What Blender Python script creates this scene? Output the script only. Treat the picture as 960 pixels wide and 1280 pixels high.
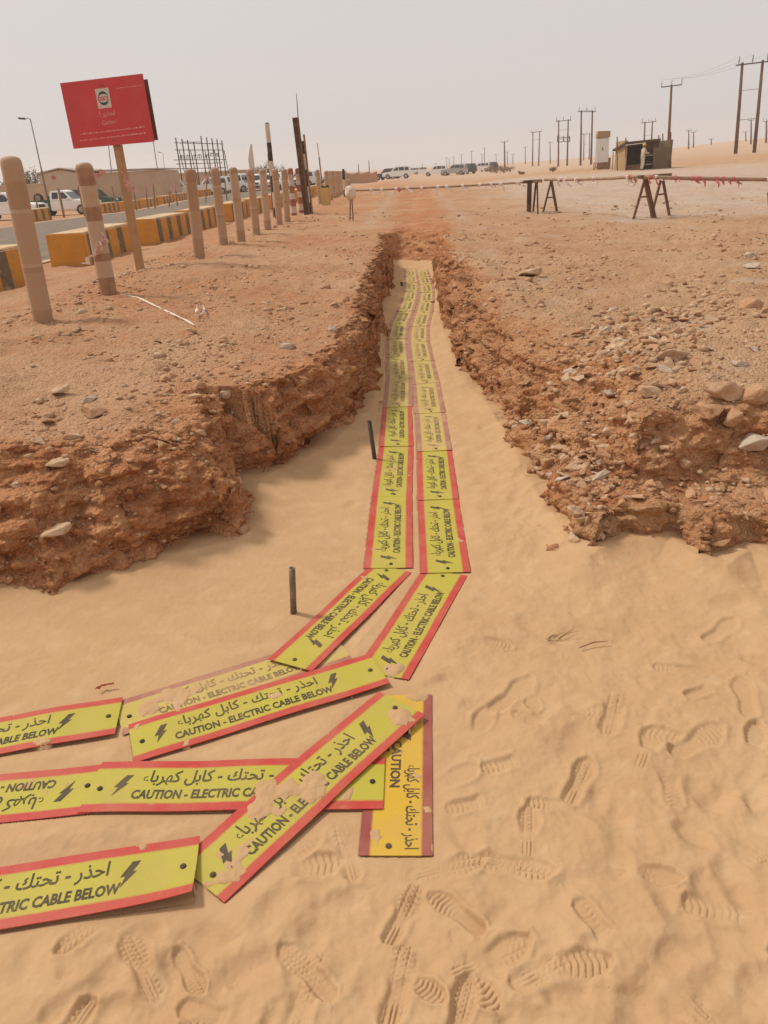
import bpy, bmesh, math, random
import numpy as np
from mathutils import Vector, Matrix, Euler

# ------------------------------------------------------------------ clearing
for o in list(bpy.data.objects):
    bpy.data.objects.remove(o)
scene = bpy.context.scene
COL = scene.collection
rnd = random.Random(7)
R = math.radians

# ------------------------------------------------------------------ camera
EYE = 1.7
FPX = 940.0                                  # focal length in pixels of the 960 x 1280 photograph
class View:
    """pinhole of the photograph: turns a pixel plus a height or a distance into a point of the place"""
    def __init__(s, f, horizon, roll, H):
        s.f, s.r = f, math.atan(roll)
        s.p = math.atan((640-horizon)/f*math.cos(s.r))
        p, r = s.p, s.r
        s.F = np.array([0, math.cos(p), -math.sin(p)])
        U = np.array([0, math.sin(p), math.cos(p)]); X = np.array([1., 0, 0])
        s.X = math.cos(r)*X - math.sin(r)*U
        s.Y = math.sin(r)*X + math.cos(r)*U
        s.C = np.array([0, 0, H])
    def ray(s, u, v): return s.F + s.X*(u-480)/s.f + s.Y*(640-v)/s.f
    def at(s, u, v, z=0.0):
        d = s.ray(u, v); return s.C + d*((z-s.C[2])/d[2])
    def far(s, u, v, Y):
        d = s.ray(u, v); return s.C + d*(Y/d[1])
V = View(FPX, 211, 0.055, EYE)
cam_d = bpy.data.cameras.new("camera"); cam = bpy.data.objects.new("camera", cam_d); COL.objects.link(cam)
cam_d.sensor_fit = 'VERTICAL'; cam_d.sensor_height = 36.0; cam_d.lens = FPX/1280*36.0
cam_d.clip_start = 0.05; cam_d.clip_end = 6000
cam.matrix_world = Matrix(((V.X[0], V.Y[0], -V.F[0], 0), (V.X[1], V.Y[1], -V.F[1], 0), (V.X[2], V.Y[2], -V.F[2], EYE), (0, 0, 0, 1)))
scene.camera = cam

# ------------------------------------------------------------------ sky, sun, exposure
SUN_EL, SUN_AZ = R(52), R(-62)               # azimuth from +Y, negative = left
world = bpy.data.worlds.new("World"); scene.world = world; world.use_nodes = True
wt = world.node_tree; wt.nodes.clear()
wo = wt.nodes.new('ShaderNodeOutputWorld'); bg = wt.nodes.new('ShaderNodeBackground')
sky = wt.nodes.new('ShaderNodeTexSky'); sky.sky_type = 'NISHITA'; sky.sun_disc = False
sky.sun_elevation = SUN_EL; sky.sun_rotation = SUN_AZ; sky.dust_density = 6.0; sky.air_density = 1.2
veil = wt.nodes.new('ShaderNodeMix'); veil.data_type = 'RGBA'; veil.inputs[0].default_value = 0.88
veil.inputs[7].default_value = (6.35, 6.05, 5.9, 1)          # airborne dust: an even pale beige veil over the blue
wt.links.new(sky.outputs[0], veil.inputs[6]); wt.links.new(veil.outputs[2], bg.inputs[0])
bg.inputs[1].default_value = 0.1
wt.links.new(bg.outputs[0], wo.inputs[0])
sun_d = bpy.data.lights.new("sun", 'SUN'); sun = bpy.data.objects.new("sun", sun_d); COL.objects.link(sun)
sun_d.energy = 2.2; sun_d.angle = R(9); sun_d.color = (1.0, 0.94, 0.85)
sdir = Vector((math.sin(SUN_AZ)*math.cos(SUN_EL), math.cos(SUN_AZ)*math.cos(SUN_EL), math.sin(SUN_EL)))
sun.rotation_euler = sdir.to_track_quat('Z', 'Y').to_euler()
sun.location = (0, 0, 40)
vs = scene.view_settings
vs.view_transform = 'Standard'; vs.look = 'None'; vs.exposure = 0.17; vs.gamma = 1.0; vs.use_curve_mapping = False
scene.render.engine = 'CYCLES'
scene.cycles.use_denoising = True
scene.cycles.max_bounces = 6; scene.cycles.volume_bounces = 1
scene.cycles.volume_step_rate = 5

# ------------------------------------------------------------------ node and material helpers
def lin(r, g, b):
    f = lambda c: (c/255/12.92) if c/255 <= .04045 else ((c/255+.055)/1.055)**2.4
    return (f(r), f(g), f(b), 1)
class NT:
    def __init__(s, name):
        s.m = bpy.data.materials.new(name); s.m.use_nodes = True
        s.t = s.m.node_tree; s.b = s.t.nodes['Principled BSDF']
    def n(s, kind, **kw):
        nd = s.t.nodes.new(kind)
        for k, v in kw.items(): setattr(nd, k, v)
        return nd
    def l(s, a, b): s.t.links.new(a, b)
    def pos(s): return s.n('ShaderNodeNewGeometry').outputs['Position']
    def obj(s): return s.n('ShaderNodeTexCoord').outputs['Object']
    def noise(s, vec, scale, detail=4, rough=.55, out=0):
        nd = s.n('ShaderNodeTexNoise'); nd.inputs['Scale'].default_value = scale
        nd.inputs['Detail'].default_value = detail; nd.inputs['Roughness'].default_value = rough
        s.l(vec, nd.inputs['Vector']); return nd.outputs[out]
    def voro(s, vec, scale, feature='F1', out=0, rand=1.0):
        nd = s.n('ShaderNodeTexVoronoi', feature=feature); nd.inputs['Scale'].default_value = scale
        nd.inputs['Randomness'].default_value = rand
        s.l(vec, nd.inputs['Vector']); return nd.outputs[out]
    def ramp(s, val, stops):
        nd = s.n('ShaderNodeValToRGB'); e = nd.color_ramp.elements
        while len(e) < len(stops): e.new(.5)
        for i, (p, c) in enumerate(stops):
            e[i].position = p; e[i].color = c if isinstance(c, tuple) else (c, c, c, 1)
        s.l(val, nd.inputs[0]); return nd.outputs[0]
    def mix(s, fac, a, b, mode='MIX'):
        nd = s.n('ShaderNodeMix', data_type='RGBA', blend_type=mode)
        for i, v in ((0, fac), (6, a), (7, b)):
            if isinstance(v, (int, float)): nd.inputs[i].default_value = v
            elif isinstance(v, tuple): nd.inputs[i].default_value = v
            else: s.l(v, nd.inputs[i])
        return nd.outputs[2]
    def math(s, op, a, b=0.0, clamp=False):
        nd = s.n('ShaderNodeMath', operation=op, use_clamp=clamp)
        for i, v in ((0, a), (1, b)):
            if isinstance(v, (int, float)): nd.inputs[i].default_value = v
            else: s.l(v, nd.inputs[i])
        return nd.outputs[0]
    def attr(s, name, kind='GEOMETRY', out='Fac'):
        nd = s.n('ShaderNodeAttribute', attribute_name=name, attribute_type=kind); return nd.outputs[out]
    def bump(s, h, dist, strength=1.0, prev=None):
        nd = s.n('ShaderNodeBump'); nd.inputs['Distance'].default_value = dist; nd.inputs['Strength'].default_value = strength
        s.l(h, nd.inputs['Height'])
        if prev is not None: s.l(prev, nd.inputs['Normal'])
        return nd.outputs[0]
    def done(s, col=None, rough=.9, normal=None, metal=0.0, spec=.3):
        if col is not None:
            if isinstance(col, tuple): s.b.inputs['Base Color'].default_value = col
            else: s.l(col, s.b.inputs['Base Color'])
        if isinstance(rough, (int, float)): s.b.inputs['Roughness'].default_value = rough
        else: s.l(rough, s.b.inputs['Roughness'])
        s.b.inputs['Metallic'].default_value = metal
        s.b.inputs['Specular IOR Level'].default_value = spec
        if normal is not None: s.l(normal, s.b.inputs['Normal'])
        return s.m

SAND_A, SAND_B, SAND_C = lin(196, 160, 120), lin(187, 149, 110), lin(205, 173, 134)
def m_sand():
    k = NT('sand'); p = k.pos()
    c = k.mix(k.ramp(k.noise(p, 2.2, 5), [(.3, 0.0), (.7, 1.0)]), SAND_A, SAND_B)
    c = k.mix(k.ramp(k.noise(p, 9, 5, .6), [(.5, 0.0), (.75, .55)]), c, SAND_C)
    g = k.noise(p, 900, 2, .7)
    c = k.mix(k.ramp(g, [(.42, .0), (.7, .22)]), c, lin(158, 120, 84))
    sp = k.voro(p, 42)
    c = k.mix(k.math('MULTIPLY', k.ramp(sp, [(.05, 1.0), (.09, 0.0)]), k.ramp(k.noise(p, 3, 3), [(.55, 0.0), (.62, .6)])), c, lin(140, 92, 60))
    h = k.math('ADD', k.math('MULTIPLY', k.noise(p, 38, 5, .6), 1.0), k.math('MULTIPLY', g, .12))
    return k.done(c, 1.0, k.bump(h, .006, .55), spec=.1)
def m_ground():
    k = NT('ground_soil'); p = k.pos()
    pale, red, wall = k.attr('pale'), k.attr('red'), k.attr('cut')
    n1 = k.noise(p, 1.3, 6, .6); n2 = k.noise(p, 7, 6, .65); n3 = k.noise(p, 45, 5, .65)
    c = k.mix(k.ramp(n1, [(.35, 0.0), (.68, 1.0)]), lin(184, 140, 105), lin(203, 163, 126))
    c = k.mix(k.ramp(red, [(0, 0.0), (1, 1.0)]), c, k.mix(n2, lin(184, 116, 78), lin(200, 138, 97)))
    c = k.mix(k.ramp(k.noise(p, .55, 7, .68), [(.47, 0.0), (.6, .55)]), c, lin(206, 170, 134))
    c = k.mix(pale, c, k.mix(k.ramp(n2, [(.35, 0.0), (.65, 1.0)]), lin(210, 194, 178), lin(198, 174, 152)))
    c = k.mix(k.ramp(n2, [(.5, 0.0), (.72, .7)]), c, lin(198, 160, 124))
    c = k.mix(k.ramp(n3, [(.45, 0.0), (.75, .55)]), c, lin(140, 100, 68))
    # cut earth: layers of darker red clay with pale crusts
    sx = k.n('ShaderNodeMapping'); k.l(p, sx.inputs[0]); sx.inputs['Scale'].default_value = (1.2, 1.2, 7)
    st = k.noise(sx.outputs[0], 2.0, 5, .6)
    cw = k.mix(k.ramp(st, [(.38, 0.0), (.62, 1.0)]), lin(170, 111, 74), lin(204, 148, 105))
    cw = k.mix(k.ramp(k.noise(p, 16, 5, .7), [(.52, 0.0), (.7, .75)]), cw, lin(206, 158, 116))
    cw = k.mix(k.ramp(k.noise(p, 30, 3, .6), [(.56, 0.0), (.66, .6)]), cw, lin(148, 95, 62))
    c = k.mix(wall, c, cw)
    # fine sand that settled on ledges and slopes of the right bank
    c = k.mix(k.math('MULTIPLY', k.attr('dusted'), k.ramp(k.noise(p, 5, 6, .7), [(.38, 0.0), (.6, 1.0)])), c, k.mix(n1, SAND_A, SAND_B))
    # gravel: pale chips in voronoi cells
    near = k.voro(p, 34); nid = k.n('ShaderNodeTexVoronoi'); nid.inputs['Scale'].default_value = 34; k.l(p, nid.inputs['Vector'])
    chip = k.math('MULTIPLY', k.ramp(near, [(.22, 1.0), (.34, 0.0)]), k.ramp(nid.outputs['Color'], [(.58, 0.0), (.62, 1.0)]))
    chip = k.math('MULTIPLY', chip, k.ramp(k.noise(p, 2.6, 4), [(.36, .15), (.6, 1.0)]))
    c = k.mix(k.math('MULTIPLY', chip, .6), c, lin(212, 178, 146))
    h = k.math('ADD', k.math('MULTIPLY', n3, .9), k.math('MULTIPLY', chip, .35))
    h2 = k.math('ADD', k.noise(p, 12, 6, .7), k.math('MULTIPLY', k.voro(p, 60), -.4))
    nb = k.bump(h2, .05, .8); nb = k.bump(h, .014, .8, nb)
    return k.done(c, 1.0, nb, spec=.1)
def m_stone(name, a, b, sc=14):
    k = NT(name); p = k.pos()
    c = k.mix(k.ramp(k.noise(p, sc, 5, .6), [(.35, 0.0), (.65, 1.0)]), a, b)
    c = k.mix(k.ramp(k.noise(p, sc*6, 3, .6), [(.5, 0.0), (.75, .5)]), c, lin(160, 108, 70))
    return k.done(c, .95, k.bump(k.noise(p, sc*4, 5, .65), .012, .8), spec=.15)
def m_simple(name, col, rough=.7, var=.15, sc=6, metal=0.0, dust=.25, spec=.3, bump=0.0):
    k = NT(name); p = k.pos()
    dark = tuple(x*(1-var*2) for x in col[:3])+(1,)
    c = k.mix(k.ramp(k.noise(p, sc, 5, .6), [(.3, 0.0), (.7, 1.0)]), col, dark)
    if dust: c = k.mix(k.ramp(k.noise(p, sc*.7+1, 4, .6), [(.45, dust*.3), (.75, dust*2)]), c, SAND_A)
    nb = k.bump(k.noise(p, sc*8, 4), .004, bump) if bump else None
    return k.done(c, rough, nb, metal, spec)
M = {}
M['sand'] = m_sand(); M['ground'] = m_ground()
M['stone_red'] = m_stone('stone_red', lin(176, 134, 100), lin(196, 156, 122))
M['stone_pale'] = m_stone('stone_pale', lin(206, 178, 148), lin(184, 146, 112))
M['stone_grey'] = m_stone('stone_grey', lin(204, 188, 170), lin(184, 162, 140))
M['clod'] = m_stone('clod', lin(154, 104, 70), lin(180, 130, 92), 20)

# ------------------------------------------------------------------ mesh helpers
class MB:
    def __init__(s): s.v, s.f = [], []
    def add(s, vs_, fs_):
        b = len(s.v); s.v += [tuple(v) for v in vs_]; s.f += [tuple(i+b for i in f) for f in fs_]; return s
    def box(s, c, size, rot=None):
        x, y, z = (q/2 for q in size); P = []
        for sx in (-1, 1):
            for sy in (-1, 1):
                for sz in (-1, 1):
                    q = Vector((sx*x, sy*y, sz*z))
                    if rot is not None: q = rot @ q
                    P.append(q+Vector(c))
        return s.add(P, [(0, 1, 3, 2), (4, 6, 7, 5), (0, 4, 5, 1), (2, 3, 7, 6), (0, 2, 6, 4), (1, 5, 7, 3)])
    def bar(s, a, b, w, d=None):
        a, b = Vector(a), Vector(b); d = d or w; L = (b-a).length
        q = (b-a).to_track_quat('Z', 'Y').to_matrix()
        return s.box((a+b)/2, (w, d, L), q)
    def tube(s, pts, r, n=10, cap=True):
        pts = [Vector(p) for p in pts]; rs = r if isinstance(r, (list, tuple)) else [r]*len(pts)
        rings, up = [], None
        for i, p in enumerate(pts):
            d = (pts[min(i+1, len(pts)-1)]-pts[max(i-1, 0)]).normalized()
            if up is None:
                up = d.orthogonal().normalized()
            up = (up-d*up.dot(d)).normalized(); w = d.cross(up)
            rings.append([p+(up*math.cos(2*math.pi*j/n)+w*math.sin(2*math.pi*j/n))*rs[i] for j in range(n)])
        vs_ = [v for g in rings for v in g]; fs_ = []
        for i in range(len(rings)-1):
            for j in range(n):
                k = (j+1) % n; fs_.append((i*n+j, i*n+k, (i+1)*n+k, (i+1)*n+j))
        if cap: fs_ += [tuple(range(n))[::-1], tuple((len(rings)-1)*n+j for j in range(n))]
        return s.add(vs_, fs_)
    def prism(s, poly, y0, y1):                      # polygon in xz, extruded along y
        n = len(poly); vs_ = [(x, y0, z) for x, z in poly]+[(x, y1, z) for x, z in poly]
        fs_ = [tuple(range(n)), tuple(range(2*n-1, n-1, -1))]+[(i, i+n, (i+1) % n+n, (i+1) % n) for i in range(n)]
        return s.add(vs_, fs_)
    def build(s, name, mat, parent=None, smooth=False, bevel=0.0, xf=None):
        me = bpy.data.meshes.new(name)
        vs_ = s.v if xf is None else [tuple(xf @ Vector(v)) for v in s.v]
        me.from_pydata(vs_, [], s.f); me.materials.append(mat)
        bm = bmesh.new(); bm.from_mesh(me)
        bmesh.ops.recalc_face_normals(bm, faces=bm.faces)
        if bevel: bmesh.ops.bevel(bm, geom=[e for e in bm.edges if len(e.link_faces) == 2 and e.calc_face_angle(0) > .6], offset=bevel, segments=2, affect='EDGES', clamp_overlap=True)
        bm.to_mesh(me); bm.free()
        if smooth: me.shade_smooth()
        o = bpy.data.objects.new(name, me); COL.objects.link(o)
        if parent: o.parent = parent
        return o
def empty(name, loc=(0, 0, 0), rz=0.0):
    o = bpy.data.objects.new(name, None); COL.objects.link(o); o.location = loc; o.rotation_euler = (0, 0, rz); o.empty_display_size = .2
    return o
def tag(o, label=None, cat=None, group=None, kind=None):
    if label: o['label'] = label
    if cat: o['category'] = cat
    if group: o['group'] = group
    if kind: o['kind'] = kind
    return o
def copy_tree(o, parent=None):
    c = o.copy(); COL.objects.link(c)
    if parent: c.parent = parent
    for ch in o.children: copy_tree(ch, c)
    return c
def grid_mesh(name, P, mat, wrap=False, attrs=None, smooth=True):
    """P: rows x cols x 3 array -> one quad sheet"""
    nr, nc = P.shape[:2]
    idx = np.arange(nr*nc).reshape(nr, nc)
    if wrap:
        a, b = idx[:-1, :], idx[1:, :]
        A, B, C_, D = a, np.roll(a, -1, 1), np.roll(b, -1, 1), b
    else:
        A, B, C_, D = idx[:-1, :-1], idx[:-1, 1:], idx[1:, 1:], idx[1:, :-1]
    F = np.stack([A, D, C_, B], -1).reshape(-1, 4).astype(np.int32)
    return raw_mesh(name, P.reshape(-1, 3), F, mat, attrs, smooth)
def raw_mesh(name, Vx, F, mat, attrs=None, smooth=True):
    me = bpy.data.meshes.new(name)
    me.vertices.add(len(Vx)); me.vertices.foreach_set('co', np.ascontiguousarray(Vx, np.float32).ravel())
    k = F.shape[1]
    me.loops.add(F.size); me.loops.foreach_set('vertex_index', np.ascontiguousarray(F, np.int32).ravel())
    me.polygons.add(len(F)); me.polygons.foreach_set('loop_start', np.arange(0, F.size, k, dtype=np.int32))
    if smooth: me.polygons.foreach_set('use_smooth', np.ones(len(F), bool))
    me.update(calc_edges=True)
    for nm, arr in (attrs or {}).items():
        a = me.attributes.new(nm, 'FLOAT', 'POINT'); a.data.foreach_set('value', np.ascontiguousarray(arr, np.float32).ravel())
    me.materials.append(mat)
    o = bpy.data.objects.new(name, me); COL.objects.link(o); return o

# ------------------------------------------------------------------ numpy noise
_pr = np.random.RandomState(3); PERM = np.tile(_pr.permutation(256), 3).astype(np.int32)
G3 = _pr.normal(size=(256, 3)).astype(np.float32); G3 /= np.linalg.norm(G3, axis=1)[:, None]
def pn(x, y, z=None):
    x = np.asarray(x, np.float32); y = np.asarray(y, np.float32)
    z = np.zeros_like(x)+np.float32(.37) if z is None else np.asarray(z, np.float32)
    xi, yi, zi = np.floor(x), np.floor(y), np.floor(z)
    fx, fy, fz = x-xi, y-yi, z-zi
    xi, yi, zi = xi.astype(np.int32) & 255, yi.astype(np.int32) & 255, zi.astype(np.int32) & 255
    sm = lambda t: t*t*t*(t*(t*6-15)+10)
    u, v, w = sm(fx), sm(fy), sm(fz); out = 0
    for dx in (0, 1):
        for dy in (0, 1):
            pxy = PERM[PERM[xi+dx]+yi+dy]
            for dz in (0, 1):
                g = G3[PERM[pxy+zi+dz]]
                d = g[..., 0]*(fx-dx)+g[..., 1]*(fy-dy)+g[..., 2]*(fz-dz)
                out = out+d*(u if dx else 1-u)*(v if dy else 1-v)*(w if dz else 1-w)
    return out*1.5
def fbm(x, y, z=None, o=4, g=.5):
    t, a, f = 0, 1.0, 1.0
    for i in range(o):
        t = t+a*pn(x*f+i*17.3, y*f-i*9.1, None if z is None else z*f+i*5.7); a *= g; f *= 2.03
    return t
def cells(x, y, z):
    """3-D cellular noise, distance to the nearest feature point"""
    xi, yi, zi = np.floor(x).astype(int), np.floor(y).astype(int), np.floor(z).astype(int)
    best = np.full(x.shape, 9., np.float32)
    for dx in (-1, 0, 1):
        for dy in (-1, 0, 1):
            for dz in (-1, 0, 1):
                h = PERM[PERM[PERM[(xi+dx) & 255]+((yi+dy) & 255)]+((zi+dz) & 255)]
                ox, oy, oz = (G3[h, i]*.45+.5 for i in range(3))
                d = (xi+dx+ox-x)**2+(yi+dy+oy-y)**2+(zi+dz+oz-z)**2
                best = np.minimum(best, d.astype(np.float32))
    return np.sqrt(best)
def sstep(a, b, x):
    t = np.clip((x-a)/(b-a), 0, 1); return t*t*(3-2*t)

# ------------------------------------------------------------------ the lie of the land
AX = 0.058                                            # the trench, posts and road run this far to the right per metre
PQ = [-400, -60, -27, -22, -7, -5, -3.6, -3.0, -1.5, 0, 60, 500]
PZ = [-.4, -.35, -.26, -.1, .13, .36, .58, .6, .54, .5, .5, .5]
CTRL = []                                             # (x/y, ln y, height) read off the photograph at known distances
for (u, v, Y) in [(495, 226, 150), (545, 220, 185), (572, 219.5, 178), (610, 214, 200), (60, 270, 61), (130, 263, 80), (240, 245, 95),
                  (350, 237, 100), (430, 226, 120), (803, 215, 62), (770, 213, 66), (837, 213, 62), (750, 207, 78), (920, 192, 109), (958, 190, 109),
                  (740, 206, 181), (698, 208, 208), (670, 208, 277), (655, 208, 300), (628, 210, 330), (870, 196, 95), (870, 186, 200), (960, 176, 200),
                  (850, 184, 400), (700, 199, 500), (780, 192, 450), (955, 170, 420), (640, 204, 600), (520, 210.5, 600), (400, 217, 600), (250, 224, 500), (80, 233, 500), (700, 214, 100), (620, 219, 110), (560, 227, 100)]:
    P = V.far(u, v, Y); CTRL.append((P[0]/P[1], math.log(P[1]), P[2]))
CTRL = np.array(CTRL)
def land(x, y):
    x = np.asarray(x, float); y = np.asarray(y, float)
    yy = np.clip(y, -30, 200); z = np.interp(x-AX*yy, PQ, PZ)
    m = y > 24
    if np.any(m):
        xm, ym, zm = x[m], y[m], z[m]
        th, L = xm/ym, np.log(np.minimum(ym, 900))
        num = np.full(th.shape, 0.0); den = np.full(th.shape, .12)
        for (a, b, c) in CTRL:
            pz = np.interp(a*math.exp(b)-AX*min(math.exp(b), 200), PQ, PZ)
            w = np.exp(-((th-a)/.09)**2-((L-b)/.33)**2)
            num += w*(c-pz); den += w
        z[m] = zm+num/den*sstep(24, 50, ym)
    return z
def land1(x, y): return float(land(np.array([x]), np.array([y]))[0])

# floor of the trench and of the side cut, outlined at the foot of its walls
FOOT_L = [(0, 752), (60, 750), (110, 738), (180, 728), (235, 706), (300, 690), (333, 655), (325, 612), (365, 588), (410, 570), (440, 540), (468, 515), (476, 440), (480, 400), (489, 360), (494, 330)]
FOOT_R = [(539, 331), (541, 350), (546, 380), (554, 420), (570, 470), (600, 508), (640, 560), (652, 610), (690, 652), (705, 690), (735, 712), (770, 696), (835, 690), (875, 722), (905, 728), (935, 708), (985, 730)]
OUT = [(-6, 2.55), (-3.2, 2.75)]+[tuple(V.at(u, v, 0)[:2]) for u, v in FOOT_L+FOOT_R]+[(3.2, 2.6), (6, 2.3), (6, -2.2), (-6, -2.2)]
OUT = np.array(OUT)
def foot(x, y):
    """signed distance to the trench floor outline (positive outside) and the outward direction"""
    best = np.full(x.shape, 1e9); nx = np.zeros(x.shape); ny = np.zeros(x.shape); ins = np.zeros(x.shape, bool)
    for i in range(len(OUT)):
        ax, ay = OUT[i-1]; bx, by = OUT[i]; ex, ey = bx-ax, by-ay
        px, py = x-ax, y-ay
        t = np.clip((px*ex+py*ey)/(ex*ex+ey*ey), 0, 1)
        qx, qy = px-t*ex, py-t*ey; d = qx*qx+qy*qy
        k = d < best; best = np.where(k, d, best); nx = np.where(k, qx, nx); ny = np.where(k, qy, ny)
        c = ((ay > y) != (by > y)) & (x < ex*(y-ay)/(ey if ey else 1e-9)+ax); ins ^= c
    d = np.sqrt(best); s = np.where(ins, -1., 1.)
    return d*s, nx/(d+1e-9)*s, ny/(d+1e-9)*s
def wall_width(x, y):
    q = x-AX*y
    w = np.where(q < .1, .2, np.interp(y, [2.4, 3.0, 3.6, 4.5, 7, 12], [1.15, 1.0, .62, .52, .42, .26]))
    w = np.where((q < .1) & (y < 4.4), .46, w)
    f = sstep(14.6, 15.2, y)*(1-sstep(.25, .75, np.abs(q-.05))); w = w*(1-f)+2.4*f
    return w
def relief(x, y):
    """macro height of the natural ground with the trench cut into it; also cut weight, outward direction"""
    z = land(x, y); cut = np.zeros(z.shape); nx = np.zeros(z.shape); ny = np.zeros(z.shape)
    m = (y < 17.5) & (y > -4) & (np.abs(x) < 8)
    xs, ys = x[m], y[m]
    wx = xs+.07*fbm(xs*2.3, ys*2.3, o=3)+.03*pn(xs*11, ys*11)
    wy = ys+.07*fbm(xs*2.3+40, ys*2.3, o=3)+.03*pn(xs*11+9, ys*11)
    d, ax, ay = foot(wx, wy); w = wall_width(xs, ys)*(1+.5*pn(xs*1.7, ys*1.7+8))
    t = np.clip((d+.01)/w, 0, 1)
    ex = np.where((xs < .3) & (ys < 4.6), 1.9, 2.3); s = 1-(1-t)**ex
    ts = .46*sstep(-.02, .15, t)+.08*t+.46*sstep(.45, 1.0, t); k_ = sstep(.45, .75, xs)*(1-sstep(3.6, 4.6, ys)); s = s*(1-k_)+ts*k_
    # soil thrown up along the right lip, scoured lip on the left
    q = xs-AX*ys
    lip = .05*np.exp(-((d-w*1.5)/.25)**2)*np.where(q > .2, 1, .35)*np.where(ys > 2, 1, 0)
    lip = lip+np.where(q > .6, .14, 0)*np.exp(-(((xs-V1[0])/.9)**2+((ys-V1[1])/.45)**2))
    g = z[m]+lip*np.clip(d/.1, 0, 1)
    zz = np.where(d < -.01, np.maximum(-.06+(d+.01)*1.2, -.35), -.06+(g+.06)*s)
    z[m] = zz; nx[m] = ax; ny[m] = ay
    cut[m] = np.where(d < 0, 1, 1-sstep(.85*w, 1.5*w, d))
    return z, cut, nx, ny
V1 = V.at(880, 450, .55)
# ------------------------------------------------------------------ ground: one polar sheet from underfoot to the horizon
dense = np.arange(-40, 40.01, .1)
side = np.concatenate([np.arange(-178, -60, 4.), np.arange(-60, -40, .5)])
TH = np.radians(np.concatenate([side, dense, -side[::-1]]))
def ground_sheet():
    rf = np.exp(np.linspace(math.log(1.7), math.log(1500), 2200))
    th = TH[::2]; X = rf[:, None]*np.sin(th)[None]; Y = rf[:, None]*np.cos(th)[None]
    z = relief(X, Y)[0]
    D = np.hypot(rf[:, None], EYE-z)
    dr = np.diff(rf)[:, None]; dz = np.diff(z, axis=0); Dm = .5*(D[1:]+D[:-1])
    seen = np.abs(dr*(EYE-z[1:])+dz*rf[1:, None])/Dm**2
    metric = seen+.3*np.sqrt(dr**2+dz**2)/Dm*np.where(rf[1:, None] < 20, 1, .25)+2e-5
    kern = np.exp(-(np.arange(-24, 25)/9.)**2); kern /= kern.sum()
    pad = np.pad(metric, ((0, 0), (24, 24)), mode='edge')
    metric = sum(kern[i]*pad[:, i:i+metric.shape[1]] for i in range(49))
    S = np.vstack([np.zeros((1, len(th))), np.cumsum(metric, 0)])
    N = 1250; Rr = np.empty((N, len(TH)))
    half = np.empty((N, len(th)))
    for j in range(len(th)): half[:, j] = np.interp(np.linspace(0, S[-1, j], N), S[:, j], rf)
    for j in range(len(TH)):
        Rr[:, j] = half[:, j//2] if (j % 2 == 0 or j//2+1 >= len(th)) else .5*(half[:, j//2]+half[:, j//2+1])
    X = Rr*np.sin(TH)[None]; Y = Rr*np.cos(TH)[None]
    Z, cut, nx, ny = relief(X, Y)
    near = np.exp(-Rr/9.)
    # lumps, ruts and loose rubble on the open ground
    flat = 1-cut
    mid = Rr < 45
    paved = 1-sstep(6.2, 7.6, np.abs(X-AX*Y+14.9)); flat = flat*(1-paved)
    Z[mid] += (flat*(.05*fbm(X*.9, Y*.9, o=4)+.03*np.clip(fbm(X*2.1+3, Y*2.1, o=3), 0, 1)))[mid]*np.clip(Rr[mid]/2, 0, 1)
    nm = Rr < 16
    xs, ys, zs = X[nm], Y[nm], Z[nm]
    Z[nm] = zs+flat[nm]*(.018*fbm(xs*6, ys*6, o=4)+.02*np.clip(fbm(xs*3+5, ys*3, o=3), 0, 1)**2)
    cl = np.clip(.42-cells(xs*16, ys*16, zs*0), 0, 1)*np.clip(pn(xs*1.3, ys*1.3+3)+.25, 0, 1)
    Z[nm] += flat[nm]*cl*.06
    # crumbling of the cut faces: blocks, ledges and undercuts pushed along the face
    wm = (cut > .02) & (Rr < 18) & (Z > -.2)
    xs, ys, zs, c = X[wm], Y[wm], Z[wm], cut[wm]
    big = fbm(xs*4, ys*4, zs*7, o=4, g=.55)
    blk = .5-cells(xs*11, ys*11, zs*15); blk2 = .5-cells(xs*26, ys*26, zs*30)
    led = np.abs(pn(xs*1.5, ys*1.5, zs*14))
    push = c*np.where((q := xs-AX*ys) > .45, np.interp(ys, [2.5, 4.2], [.55, 1]), 1)*(.075*big+.05*blk+.022*blk2+.045*led-.03)
    low = np.exp(-((zs-.06)/.09)**2)*np.clip(pn(xs*2.1+3, ys*2.1), 0, 1)*np.where(xs < 0, .22, .1)
    X[wm] += nx[wm]*(low-push); Y[wm] += ny[wm]*(low-push)
    Z[wm] += c*(.03*blk+.02*big)*np.clip(zs/.2, 0, 1)
    # soil colour: clay along the trench and the backfilled track, bleached gravel on the right; far off, haze painted in
    q = X-AX*Y
    n = fbm(X*.35, Y*.35, o=4); n2 = fbm(X*1.4, Y*1.4, o=3)
    red = np.clip(1-np.abs(q-.1+.35*n)/(.7+.03*Y), 0, 1)*sstep(12, 17, Y)*(1-sstep(60, 110, Y))
    red = np.maximum(red, np.clip(.75-np.maximum(q+.3, 0)/2.5, 0, 1)*np.where(q < .2, .8, .35)*(1-sstep(14, 40, np.abs(q))))
    red = np.clip(red*.8+.25*n2-.05, 0, 1)
    track = (1-sstep(.55, 1.0, np.abs(q-.05+.2*n)))*sstep(14.5, 16, Y)*(1-sstep(45, 90, Y)); red = np.maximum(red, track*(1.0+.3*n2))
    pale = sstep(2.0, 5.5, q+1.2*n-.02*(Y-18))*sstep(15.0, 19, Y+2.5*n)*(1-sstep(55, 72, Y+6*n))*(.8+.35*n2)
    pale = np.maximum(pale, .45*sstep(.35, .8, n2)*sstep(.6, 1.2, q)*(Y > 3.5))
    dusted = np.clip(.75*sstep(.2, .6, q)*(Y < 9)*sstep(.0, .35, cut+.2*n2)*np.interp(Y, [2, 3.6, 9], [1.2, .7, .35]), 0, 1)
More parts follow.
